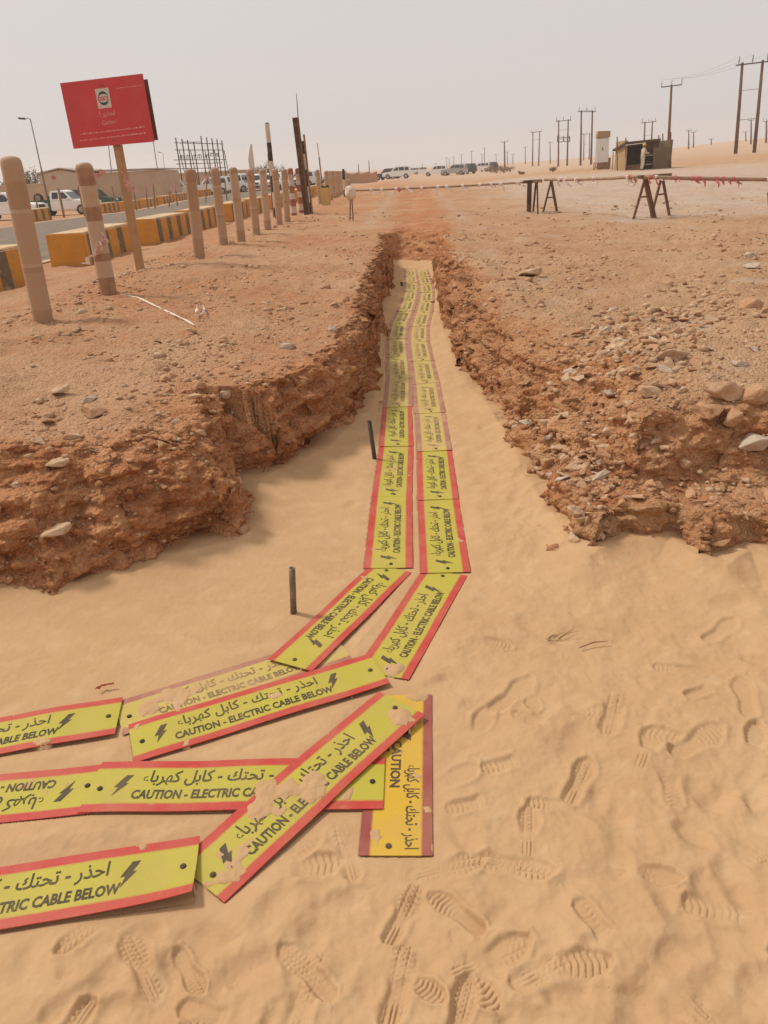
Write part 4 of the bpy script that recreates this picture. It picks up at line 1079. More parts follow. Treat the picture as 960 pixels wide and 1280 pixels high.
peg(365, 710, 367, 767, .0135, m_simple('old_steel_pipe', lin(104, 88, 74), .5, .15, 14, metal=.4, dust=.2), 'grey hollow pipe standing in the sand left of the boards')
peg(461.5, 526, 468.5, 574, .0135, M['black_plastic'], 'longer black peg leaning beside the left column of boards')
peg(502, 352.5, 502.5, 359, .02, M['black_plastic'], 'tiny black peg at the far end of the trench')
def twig():
    m = MB(); c = Vector((*V.at(690, 804, 0)[:2], .02)); rr = random.Random(5)
    for k in range(9):
        a = rr.uniform(-.5, .7); L = rr.uniform(.04, .10); d = Vector((math.cos(a), math.sin(a), rr.uniform(-.05, .25)))
        p = c+Vector((rr.uniform(-.03, .03), rr.uniform(-.015, .015), -.004)); m.tube([p, p+d*L*.5+Vector((0, 0, .006)), p+d*L], [.0015, .0011, .0005], 5)
    tag(m.build('dry_twig', M['twig']), 'tuft of dry twigs lying on the sand right of the boards', 'twig')
    m = MB(); a, b = V.at(724, 813, 0), V.at(760, 805, 0); m.tube([(a[0], a[1], .012), ((a[0]+b[0])/2, (a[1]+b[1])/2+.004, .02), (b[0], b[1], .014)], [.002, .0026, .0013], 6)
    tag(m.build('dry_twig', M['twig']), 'single dry stick on the sand right of the twig tuft', 'twig')
    for (pts, lab) in (([(100, 563), (112, 565), (126, 568)], 'thin dark stick on the left bank below the flat stone'), ([(121, 590), (135, 586), (148, 581)], 'dark stick lying at the edge of the left cut')):
        m = MB(); m.tube([p+Vector((0, 0, .01)) for p in on_ground(pts, .0)], [.004, .005, .003], 6); tag(m.build('dry_twig', M['twig']), lab, 'twig')
twig()

# ------------------------------------------------------------------ trestles, pipe rails and hanging tape
def trestle(legs, bars, beams, label, mat='rust'):
    b = base_at(*legs[0][1], .5); root = empty('trestle', b); tag(root, label, 'trestle', 'trestles carrying the pipe rails')
    for (t, f, w) in legs:
        p = base_at(*f, .5); q = Vector(V.far(*t, p.y)); m = MB(); m.bar(p-b-Vector((0, 0, .08)), q-b, w, w*.8); m.build('leg', M[mat], root)
    for (a, c, Y, w) in bars:
        m = MB(); m.bar(Vector(V.far(*a, Y))-b, Vector(V.far(*c, Y))-b, w, w*.6); m.build('crossbar', M[mat], root)
    for (a, Ya, c, Yc, w, mk) in beams:
        m = MB(); m.bar(Vector(V.far(*a, Ya))-b, Vector(V.far(*c, Yc))-b, w, w*.9); m.build('top_beam', M[mk], root)
trestle([((807, 221), (790.5, 274), .05), ((806, 221), (819, 272), .10), ((827, 221), (813, 271), .05), ((828, 221), (838, 269), .055)], [((800, 246.5), (814, 245), 16.25, .05), ((821, 243.5), (833, 242), 16.6, .05)],
        [((799, 221.5), 16.1, (838, 218.5), 16.8, .07, 'rust')], 'rust-brown trestle of two A-frames below the shelter')
trestle([((689, 225), (678, 265.5), .05), ((689, 225), (697, 264.5), .07)], [((682.5, 247), (693, 246.5), 20.2, .05)], [((682, 225), 20.1, (693, 224), 20.5, .06, 'rust')], 'slim A-frame trestle at the start of the long pipe')
trestle([((662, 227), (661, 267), .12), ((670, 227), (666, 266), .05), ((671.5, 228), (672.5, 268), .04)], [], [((655, 227.5), 20.0, (676, 226), 20.4, .075, 'wood_dark')], 'trestle with one broad dark leg left of the A-frame', 'wood_dark')
trestle([((963, 240), (968, 292), .08), ((985, 240), (1005, 292), .06)], [], [((962, 240), 14.2, (1000, 240), 14.6, .06, 'rust')], 'trestle cut off by the right photo edge')
def rail(a, Ya, c, Yc, rad, label, sag=.02):
    A, C_ = Vector(V.far(*a, Ya)), Vector(V.far(*c, Yc)); m = MB(); pts = []
    for k in range(9):
        p = A.lerp(C_, k/8); p.z -= sag*4*(k/8)*(1-k/8); pts.append(p)
    m.tube(pts, rad, 10); tag(m.build('pipe_rail', M['pipe'], smooth=True), label, 'pipe rail', 'pipes laid over the trestles as a barrier'); return pts
r1 = rail((444, 238), 21.6, (678, 226.5), 20.1, .026, 'long pipe rail from the white sack to the dark trestle')
r2 = rail((681, 224.5), 20.1, (803, 220.5), 16.3, .032, 'thin pipe rail between the A-frame and the brown trestle')
r3 = rail((797, 221), 16.2, (1040, 224), 15.2, .036, 'pipe rail hung with red and white tape on the right')
def tufts(pts, n, label, seed, lo=0.0, hi=1.0, red=.5):
    """barrier tape wound round a pipe with its torn ends hanging"""
    rr = random.Random(seed); a, b = pts[0], pts[-1]; m = MB()
    root = empty('barrier_tape', a); tag(root, label, 'barrier tape', 'barrier tape on the pipe rails')
    for col, share in (('tape_white', 1-red), ('tape_red', red)):
        m = MB()
        for k in range(n):
            if rr.random() > share: continue
            s_ = lo+(hi-lo)*(k+rr.uniform(.1, .9))/n; j = min(int(s_*8), 7); p = pts[j].lerp(pts[j+1], s_*8-j)-a
            m.tube([p-Vector((rr.uniform(.015, .05), 0, 0)), p+Vector((rr.uniform(.015, .05), 0, 0))], rr.uniform(.042, .047), 8)
            for _ in range(rr.choice([1, 2, 2])):
                q = p+Vector((rr.uniform(-.05, .1), -.06, -.02)); d = Vector((rr.uniform(-.06, .18), rr.uniform(-.05, .02), -rr.uniform(.04, .17))); w = Vector((rr.uniform(.01, .026), .01, .012))
                mid = q+d*.5+Vector((rr.uniform(-.05, .05), rr.uniform(-.04, .04), 0)); e = Vector((.002, .002, 0))
                m.add([q-w, q+w, mid-w, mid+w, q+d-w*.5, q+d+w*.5]+[v+e for v in (q-w, q+w, mid-w, mid+w, q+d-w*.5, q+d+w*.5)], [(0, 1, 3, 2), (2, 3, 5, 4), (6, 8, 9, 7), (8, 10, 11, 9)])
        if m.v: m.build('red_tape' if 'red' in col else 'white_tape', M[col], root)
tufts(r1, 13, 'white tape ends hanging along the long left pipe rail', 3, .05, .98, .12)
tufts(r2, 7, 'few pale tape windings on the thin middle pipe', 5, .1, .95, .1)
tufts(r3, 13, 'red and white tape tatters hanging from the right pipe rail', 8, .05, .75, .62)

# ------------------------------------------------------------------ poles and lines
def pole_single(t, b_, Y, label, rad=.14, arm=None, group=None, pins=True, dark='pole_wood'):
    b = base_at(*b_, .5, Y); tp = top_at(*t, b); h = tp-b
    root = empty('utility_pole', b); tag(root, label, 'utility pole', group)
    m = MB(); m.tube([(0, 0, -.6), h*.5, h], [rad*1.15, rad, rad*.75], 10); m.build('shaft', M[dark], root, smooth=True)
    if arm:
        c = h*.985; a = Vector((arm, 0, 0)); tilt = Vector((0, 0, .06*arm))
        m = MB(); m.bar(c-a-tilt, c+a+tilt, .14, .12); m.build('crossarm', M['dark_steel'], root)
        for k in (-1, 0, 1):
            m = MB(); p = c+(a+tilt)*k*.97; m.tube([p, p+Vector((0, 0, .35)), p+Vector((0, 0, .7))], [.03, .05, .035], 7); m.build('insulator', M['insulator'], root)
    return root, b, tp
def pole_frame(t1, b1_, t2, b2_, Y, label, rad=.15, braces=(.30, .62), group='H-frame power poles', over=.7, extra=None):
    A, B = base_at(*b1_, .5, Y), base_at(*b2_, .5, Y); ta, tb = top_at(*t1, A), top_at(*t2, B)
    root = empty('power_pole_frame', A); tag(root, label, 'power pole', group)
    for p, q in ((A, ta), (B, tb)):
        m = MB(); m.tube([p-A-Vector((0, 0, .8)), (p+q)/2-A, q-A], [rad*1.2, rad, rad*.8], 10); m.build('shaft', M['pole_wood'], root, smooth=True)
    d = (tb-ta).normalized(); c0, c1 = ta-A-d*over*1.2-Vector((0, 0, .25)), tb-A+d*over-Vector((0, 0, .25))
    m = MB(); m.bar(c0+Vector((0, -.18, 0)), c1+Vector((0, -.18, 0)), .18, .14); m.build('crossarm', M['dark_steel'], root)
    for k in (.08, .5, .95):
        p = c0.lerp(c1, k)+Vector((0, -.18, 0)); m = MB(); m.tube([p, p+Vector((0, 0, .45)), p+Vector((0, 0, .95))], [.035, .07, .04], 7); m.build('insulator', M['insulator'], root)
    for k in braces:
        m = MB(); m.bar((ta-A).lerp(Vector((0, 0, 0)), k), (tb-A).lerp(B-A, k), .05); m.build('brace', M['dark_steel'], root)
    return root, c0+A, c1+A
big = pole_frame((928, 78), (920, 191), (953.5, 75), (943, 191), 109, 'nearest big H-frame power pole at the upper right edge', .2)
tee = pole_single((839.5, 106), (835.5, 190), 112, 'single power pole with a three-pin crossarm right of the shelter', .17, 1.35)
pole_frame((726.7, 138), (726, 204), (740.5, 138), (739, 205), 181, 'H-frame power pole directly left of the white cabinet', .2, (.0,))
f3 = pole_frame((698.3, 150), (698, 208), (710.3, 149), (709, 207), 205, 'H-frame power pole with a switch platform, second left of the cabinet', .19, (.22, .42))
pole_frame((666.2, 164.5), (665.7, 208), (674.6, 163.5), (673.3, 208), 277, 'H-frame power pole third left of the cabinet', .2, (.24,))
pole_frame((730, 167), (729.5, 203), (737, 166.5), (736.3, 204), 330, 'smaller H-frame seen between the legs of a nearer one', .2, (.4,))
pole_frame((806.3, 152), (805, 190), (815.6, 151), (814, 190), 215, 'H-frame power pole rising behind the shelter roof', .2, (.4,), over=.9)
def sw():
    root = f3[0]; m = MB(); b = Vector(root.location)
    for v in (172, 177): m.bar(Vector(V.far(696.5, v+.5, 204.6))-b, Vector(V.far(712.5, v-.3, 204.6))-b, .16)
    m.build('platform', M['dark_steel'], root)
    for u in (697, 704.5, 712): m = MB(); m.bar(Vector(V.far(u, 177, 204.5))-b, Vector(V.far(u, 170, 204.5))-b, .22); m.build('switch', M['insulator'], root)
sw()
SG = 'lone distant power pole standing on the hazy plain'
pole_single((687.5, 178), (687.8, 207), 330, 'slim single pole between two H-frames left of the cabinet', .2, .9)
pole_single((656.5, 184), (656.7, 208), 380, 'slim single pole left of the third H-frame', .2, .9)
pole_single((630.5, 177), (631, 208), 250, 'dark stout single pole just right of the dark parked car', .24, 1.0)
for (u, v, Y) in [(634, 190, 400), (641, 193, 420), (605.4, 185, 420), (602.5, 193, 480), (589.5, 189, 460), (576.6, 193, 500), (566.7, 196, 520), (558, 197, 540), (561.5, 198, 560), (747, 196, 420), (620, 193, 520), (545, 204, 560), (528, 205, 560)]:
    pole_single((u, v), (u+.3, 209-(u-500)*.03), Y, SG, .19, .9, group='tiny power poles far across the plain')
for (u, v, vb, Y) in [(461, 200, 216, 160), (448, 205, 218, 150)]:
    pole_single((u, v), (u+.5, vb), Y, 'thin dark pole on the left of the parked cars', .09, None, group='thin poles left of the parked cars')
for (u, v, Y) in [(861, 163, 260), (867, 165, 280), (939, 150, 230), (932, 165, 300), (958, 151, 200), (889, 174, 300)]:
    pole_single((u, v), (u-.4, 190-(u-850)*.08), Y, 'faint pole on the hazy rise between shelter and big H-frame', .2, .8, group='faint poles on the hazy rise')
def wires():
    rr, c0, c1 = big; root, b, tp = tee
    for i, k in enumerate((.08, .5, .95)):
        a = c0.lerp(c1, k)+Vector((0, -.18, .95)); e = tp+Vector(((i-1)*1.3, 0, .65)); m = MB(); pts = []
        for s_ in range(17):
            t_ = s_/16; p = a.lerp(e, t_); p.z -= 1.1*4*t_*(1-t_)*.5; pts.append(p)
        m.tube(pts, .012, 4); tag(m.build('power_line', M['wire']), 'thin conductor strung between single pole and nearest H-frame', 'power line', 'power lines')
wires()
def lamp(t, b_, Y, head, label, rad=.06, group='street lamps beyond the road'):
    b = base_at(*b_, .2, Y); tp = top_at(*t, b)-b; root = empty('street_lamp', b); tag(root, label, 'street lamp', group)
    m = MB(); m.tube([(0, 0, -.3), tp*.5, tp], [rad*1.3, rad, rad*.7], 8); m.build('mast', M['steel'], root, smooth=True)
    hd = top_at(*head, b)-b; m = MB(); m.tube([tp, tp.lerp(hd, .5)+Vector((0, 0, .06)), hd], rad*.55, 6); m.build('arm', M['steel'], root)
    d = (hd-tp).normalized(); m = MB(); m.box(hd+d*.28, (.62, .28, .15), Matrix.Rotation(-math.atan2(d.z, -d.x)*-1 if d.x > 0 else math.atan2(d.z, -d.x), 3, 'Y')); m.build('lamp_head', M['dark_steel'], root, bevel=.04)
lamp((38, 149), (57, 236), 75, (31.5, 148.5), 'street lamp with a drooping head at the upper left')
lamp((131, 140), (142, 245), 95, (127, 139), 'street lamp mast emerging below the red sign', .05)
lamp((186, 140), (201, 240), 98, (183, 139), 'street lamp mast emerging beside the right edge of the red sign', .05)
lamp((204, 192), (207, 236), 190, (201, 191), 'small far street lamp left of the lattice frame', .07)

# ------------------------------------------------------------------ lattice sign frame
def lattice():
    Y = 96; b = base_at(252, 232, .0, Y); root = empty('lattice_frame', b); tag(root, 'dark steel lattice frame of a big bare signboard', 'sign frame')
    pos = lambda u, v, dy=0: Vector(V.far(u, v, Y+dy))-b
    for (u, v) in ((219.5, 172), (227.3, 173.5), (234.3, 175), (242, 177), (251, 170), (258, 171.5), (264.7, 173), (271, 174), (277, 175.5)):
        t = pos(u, v); m = MB(); m.bar((t.x, t.y, -.4), t, .11, .11); m.build('upright', M['dark_steel'], root)
    for (a, c) in (((218, 178.5), (279, 180)), ((219, 187.5), (279.5, 187.5)), ((217, 200), (282, 199.5)), ((220, 205), (278, 203.5)), ((222, 211), (283, 209.5))):
        m = MB(); m.bar(pos(*a, -.1), pos(*c, -.1), .09, .07); m.build('cross_rail', M['dark_steel'], root)
    # back row of stays
    for (u, v) in ((224, 188), (238, 188), (256, 188), (268, 188), (280, 188)):
        t = pos(u, v); m = MB(); m.bar(t, (t.x+.2, t.y+1.6, -.3), .07); m.build('stay', M['dark_steel'], root)
    m = MB(); m.bar(pos(229, 177.5, -.1), pos(252, 177.5, -.1), .32, .05); m.build('board_strip', M['sign_back'], root)
    m = MB()
    for (u, v, w, h) in ((227, 197, 4, 5), (235, 197, 4, 5), (243, 196.5, 4, 5), (249.5, 196, 4, 5), (258.5, 195.5, 4, 4), (265, 193.5, 4, 4), (271, 194, 3, 4)):
        for k in range(3): m.bar(pos(u-w/2+k*w/2, v-h/2, -.12), pos(u-w/2+k*w/2, v+h/2, -.12), .06)
        m.bar(pos(u-w/2, v-h/2, -.12), pos(u+w/2, v-h/2, -.12), .07)
    m.build('letter_frame', M['dark_steel'], root)
lattice()

# ------------------------------------------------------------------ buildings on the left
def buildings():
    Y = 82; b = base_at(57, 262, -.3, Y); pos = lambda u, v, dy=0: Vector(V.far(u, v, Y+dy))-b
    root = empty('gabled_building', b); tag(root, 'beige gabled building with a plain long side behind the road', 'building')
    x0, x1, x2 = 0.0, pos(103, 240).x, pos(203, 240).x; eave = pos(57, 216.5).z; ridge = pos(80, 210.8).z
    xm = pos(80, 240).x; D = 9.0
    m = MB(); m.prism([(x0, -.8), (x1, -.8), (x1, eave*.97), (xm, ridge-.08), (x0, eave*.97)], 0, D); m.build('gable_wall', M['plaster_pale'], root)
    m = MB(); m.prism([(x1+.01, -.8), (x2, -.8), (x2, eave*.92), (x1+.01, eave*.94)], .06, D-.5); m.build('long_wall', M['plaster'], root)
    m = MB(); m.prism([(x0-.2, eave*.97), (xm, ridge), (x1+.3, eave*.985), (x2+.2, eave*.94), (x2+.2, eave*.94+.12), (x1+.3, eave*.985+.12), (xm, ridge+.12), (x0-.2, eave*.97+.12)], -.2, D+.2); m.build('roof', M['roofing'], root)
    m = MB(); p = pos(67, 222); m.tube([(p.x, 0, p.z), (p.x, -.03, p.z)], .22, 18); m.build('round_emblem', M['tape_red'], root)
    m = MB(); p = pos(118, 236); m.box((p.x, .05, p.z-.3), (.95, .06, 2.0)); m.build('door', M['roofing'], root)
    b2 = base_at(20, 262, -.3, 80); m = MB(); z1 = V.far(40, 231, 80)[2]-b2.z; a = V.far(-60, 240, 80)[0]-b2.x; c = V.far(58, 240, 80)[0]-b2.x-.1
    m.box(((a+c)/2, 0, z1/2-.3), (c-a, .3, z1+.6)); o = m.build('boundary_wall', M['plaster']); o.location = b2
    m = MB(); m.box(((a+c)/2, 0, z1+.05), (c-a+.1, .4, .1)); k = m.build('coping', M['plaster_pale'], o); tag(o, 'beige boundary wall with bushes behind it at the left edge', 'wall')
    b3 = base_at(280, 236, -.3, 118); m = MB(); x0, x1 = V.far(203, 225, 118)[0]-b3.x, V.far(330, 225, 118)[0]-b3.x; h = V.far(215, 219, 118)[2]-b3.z
    m.box(((x0+x1)/2, 0, h/2-.4), (x1-x0, 5, h+.8)); o = m.build('low_building', M['plaster']); o.location = b3
    m = MB(); m.box(((x0+x1)/2, 0, h+.1), (x1-x0+.4, 5.4, .2)); m.build('roof', M['roofing'], o); tag(o, 'long low beige building behind the parked cars', 'building')
buildings()
# low brown block walls far off at the left of the track
def far_walls():
    for (u0, u1, vt, vb, Y, lab) in ((432, 472, 217.5, 226, 120, 'low earth-coloured wall beyond the end of the fence'),):
        b = base_at(u0, vb, 0, Y); x1 = V.far(u1, vb, Y)[0]-b.x; h = V.far(u0, vt, Y)[2]-b.z; m = MB()
        n = 10
        top = [(x1*k/n, h*(1+.12*math.sin(k*2.1))) for k in range(n+1)]
        m.prism([(0, -.5)]+top+[(x1, -.5)], 0, .6); o = m.build('earth_wall', M['stone_red']); o.location = b; tag(o, lab, 'wall')
far_walls()

# ------------------------------------------------------------------ vehicles
def vehicle(kind, mat, b, rz, label, group, glass='window_dark', bedmat=None, s=1.0):
    root = empty({'suv': 'parked_suv', 'pickup': 'parked_pickup', 'van': 'parked_van'}[kind], b, rz); tag(root, label, {'suv': 'car', 'pickup': 'pickup truck', 'van': 'van'}[kind], group); root.scale = (s, s, s)
    W = .93
    if kind == 'suv':
        L, low = 2.4, [(-2.4, .45), (-2.35, 1.05), (-2.2, 1.12), (1.0, 1.12), (1.35, 1.08), (2.25, .98), (2.4, .75), (2.38, .42), (1.95, .36), (-1.9, .36)]
        cab = [(-2.28, 1.10), (.95, 1.10), (.30, 1.78), (-.2, 1.86), (-1.9, 1.84), (-2.12, 1.75)]
        wins = [[(-2.0, 1.22), (-1.3, 1.22), (-1.3, 1.70), (-1.86, 1.68)], [(-1.2, 1.22), (-.32, 1.22), (-.32, 1.72), (-1.2, 1.71)], [(-.22, 1.22), (.62, 1.22), (.14, 1.68), (-.22, 1.72)]]
        wx = (-1.45, 1.5)
    elif kind == 'pickup':
        L, low = 2.6, [(-.75, .45), (-.75, 1.12), (1.1, 1.12), (1.4, 1.08), (2.4, 1.0), (2.6, .78), (2.58, .44), (2.1, .38), (-.75, .38)]
        cab = [(-.75, 1.10), (1.1, 1.10), (.5, 1.74), (.1, 1.82), (-.55, 1.80), (-.70, 1.72)]
        wins = [[(-.55, 1.22), (-.05, 1.22), (-.05, 1.68), (-.5, 1.68)], [(.03, 1.22), (.82, 1.22), (.40, 1.66), (.03, 1.68)]]
        wx = (-1.55, 1.65)
    else:
        L, low = 2.5, [(-2.5, .45), (-2.5, 1.2), (1.6, 1.2), (2.3, 1.05), (2.5, .8), (2.45, .42), (-2.4, .38)]
        cab = [(-2.48, 1.18), (1.75, 1.18), (1.05, 1.95), (.8, 2.05), (-2.3, 2.05), (-2.46, 1.95)]
        wins = [[(-2.3, 1.3), (-1.3, 1.3), (-1.3, 1.85), (-2.25, 1.85)], [(-1.2, 1.3), (-.1, 1.3), (-.1, 1.85), (-1.2, 1.85)], [(0, 1.3), (1.35, 1.3), (.85, 1.85), (0, 1.85)]]
        wx = (-1.5, 1.55)
    m = MB(); m.prism(low, -W, W); body = m.build('body', M[mat], root, bevel=.06)
    n = len(cab); zlo, zhi = cab[0][1], max(z for x, z in cab)
    def inset(z): return W-.02-.17*max(0, (z-zlo)/(zhi-zlo))
    m = MB(); m.add([(x, -inset(z), z) for x, z in cab]+[(x, inset(z), z) for x, z in cab], [tuple(range(n)), tuple(range(2*n-1, n-1, -1))]+[(i, i+n, (i+1) % n+n, (i+1) % n) for i in range(n)])
    m.build('cabin', M[mat], root, bevel=.04)
    for sg in (-1, 1):
        for w in wins:
            k = len(w); m = MB(); m.add([(x, sg*(inset(z)+.012), z) for x, z in w]+[(x, sg*(inset(z)-.03), z) for x, z in w], [tuple(range(k)), tuple(range(2*k-1, k-1, -1))]+[(i, i+k, (i+1) % k+k, (i+1) % k) for i in range(k)])
            m.build('side_window', M[glass], root)
        m = MB(); m.box((L-.02, sg*.62, .86), (.10, .36, .18)); m.build('headlight', M['lamp_glass'], root, bevel=.02)
        m = MB(); m.box((wins[-1][1][0]-.02, sg*(W+.11), 1.22), (.12, .2, .17)); m.build('wing_mirror', M[mat], root, bevel=.03)
        for x in wx:
            m = MB(); m.tube([(x, sg*(W-.24), .38), (x, sg*(W-.20), .38), (x, sg*(W+.0), .38), (x, sg*(W+.03), .38)], [.35, .385, .385, .33], 20); t = m.build('wheel', M['tyre'], root, smooth=False)
            m = MB(); m.tube([(x, sg*(W+.02), .38), (x, sg*(W+.045), .38)], [.24, .18], 16); m.build('rim', M['rim'], t)
    # windscreen and rear window
    def screen(a, c, name):
        (xa, za), (xb, zb) = a, c; d = Vector((xb-xa, 0, zb-za)); nn = Vector((d.z, 0, -d.x)).normalized()
        if (nn.x < 0) != (xa < 0): nn = -nn
        m = MB(); ps = []
        for t_ in (.1, .88):
            x, z = xa+(xb-xa)*t_, za+(zb-za)*t_; y = inset(z)-.07; ps += [(Vector((x, -y, z))), Vector((x, y, z))]
        q = [ps[0], ps[1], ps[3], ps[2]]; m.add([p+nn*.012 for p in q]+[p-nn*.03 for p in q], [(0, 1, 2, 3), (7, 6, 5, 4)]+[(i, i+4, (i+1) % 4+4, (i+1) % 4) for i in range(4)]); m.build(name, M[glass], root)
    screen(cab[1], cab[2], 'windscreen'); screen(cab[0], cab[-1], 'rear_window')
    m = MB(); m.box((L-.03, 0, .5), (.14, 1.7, .22)); m.build('bumper', M['trim'], root, bevel=.03)
    m = MB(); m.box((L-.02, 0, .84), (.08, .8, .2)); m.build('grille', M['trim'], root, bevel=.02)
    if kind == 'pickup':
        bm_ = M[bedmat or mat]
        m = MB(); m.box((-1.68, 0, .72), (1.82, 1.84, .5)); m.box((-1.68, .88, 1.06), (1.82, .07, .24)); m.box((-1.68, -.88, 1.06), (1.82, .07, .24)); m.box((-2.56, 0, 1.06), (.07, 1.84, .24)); m.box((-.82, 0, 1.2), (.08, 1.8, .5))
        m.build('cargo_bed', bm_, root, bevel=.02)
        if bedmat:
            m = MB(); m.tube([(-1.9, -.3, 1.32), (-1.9, -.1, 1.32)], .36, 18); t = m.build('spare_wheel', M['tyre'], root); t.rotation_euler = (0, 0, 0)
            m = MB(); m.tube([(-1.9, -.33, 1.32), (-1.9, -.29, 1.32)], .2, 14); m.build('rim', M['rim'], t)
    return root
CG = 'vehicles parked beyond the road'
vehicle('pickup', 'car_white', base_at(12, 270, -.2, 58), R(-8), 'white pickup nose at the left photo edge behind the nearest post', CG)
vehicle('pickup', 'car_white', base_at(84, 269, -.2, 64), R(-4), 'white pickup with a green cargo bed and spare wheel', CG, bedmat='car_green')
vehicle('suv', 'car_green', base_at(121, 257, -.2, 78), R(-6), 'dark green car half hidden by the red sign post', CG)
vehicle('van', 'car_white', base_at(216, 246, -.2, 92), R(10), 'white minibus with green windows behind the pink ribbons', CG, 'window_green')
VG = 'white vehicle in the packed row behind the left fence posts'
for (u, v, Y, rz, kind) in [(262, 242, 93, 190, 'suv'), (287, 239.5, 96, 20, 'suv'), (303, 238, 100, 80, 'van'), (322, 237, 99, -80, 'suv'), (338, 238, 94, -75, 'pickup'), (358, 236, 100, -60, 'suv'), (375, 235, 104, 170, 'suv'), (391, 233, 106, 10, 'suv')]:
    vehicle(kind, 'car_white', base_at(u, v, -.2, Y), R(rz), VG, CG+' in a packed row')
MG = 'cars parked at the far end of the track'
vehicle('suv', 'car_white', base_at(497, 226, -.4, 150), R(172), 'white off-road car nearest to the track, leftmost of the far cars', MG, s=1.12)
vehicle('suv', 'car_dark', base_at(485, 223, -.4, 162), R(150), 'dark car half hidden behind the leftmost far white car', MG, s=1.12)
vehicle('suv', 'car_white', base_at(545, 220, -.4, 182), R(168), 'white off-road car in the middle of the far cars', MG, s=1.12)
vehicle('suv', 'car_silver', base_at(568, 220.5, -.4, 172), R(160), 'silver car overlapping a dark one among the far cars', MG, s=1.12)
vehicle('suv', 'car_dark', base_at(582, 219, -.4, 180), R(125), 'dark car seen behind the silver far car', MG, s=1.12)
vehicle('suv', 'car_white', base_at(600, 214.5, -.4, 205), R(165), 'small white car left of the rightmost dark far car', MG, s=1.12)
vehicle('suv', 'car_dark', base_at(611, 213.5, -.4, 210), R(120), 'rightmost far car, dark, beside the dry bushes', MG, s=1.12)
for (u, v, Y, mk) in [(515, 219, 240, 'car_white'), (525, 218.5, 250, 'car_white')]:
    vehicle('suv', mk, base_at(u, v, -.4, Y), R(175), 'tiny pale car in the gap between the far white cars', MG+', tiny')

# ------------------------------------------------------------------ ribbon stakes across the road
for (ut, vt, ub, vb) in [(44, 242, 48, 270), (73, 236, 80, 270), (98, 233, 106, 268), (140, 233, 144, 250), (166, 229, 168, 247), (181, 230, 183, 246), (191, 222, 193, 256), (213, 226, 210, 255), (219, 228, 221, 254), (259, 218, 256, 250), (281, 226, 283, 243)]:
    Y = 54 if ub < 120 else 62
    b = base_at(ub, vb, -.1, Y); t = top_at(ut, vt, b)-b; root = empty('ribbon_stake', b); pink = ub in (168, 183, 193, 210, 221, 256)
    tag(root, 'orange stake with a hanging pink ribbon on the far road edge' if pink else 'plain orange-brown stake on the far road edge', 'stake', 'stakes along the far road edge')
    m = MB(); m.bar((0, 0, -.2), t, .11 if ub in (80, 106) else .08); m.build('stake', M['wood'], root)
    if pink:
        m = MB(); q = t*.98
        for sg in (-1, 1):
            p0 = q+Vector((0, -.08, 0)); d = Vector((sg*rnd.uniform(.05, .4), -.05, -rnd.uniform(.6, 1.0)))
            m.add([p0+Vector((-.06, 0, 0)), p0+Vector((.06, 0, .02)), p0+d*.5+Vector((.1, .05, 0)), p0+d*.5+Vector((-.05, .05, 0)), p0+d+Vector((.04, 0, 0)), p0+d+Vector((-.03, 0, 0))], [(0, 1, 2, 3), (3, 2, 4, 5)])
        m.build('ribbon', M['tape_pink'], root)

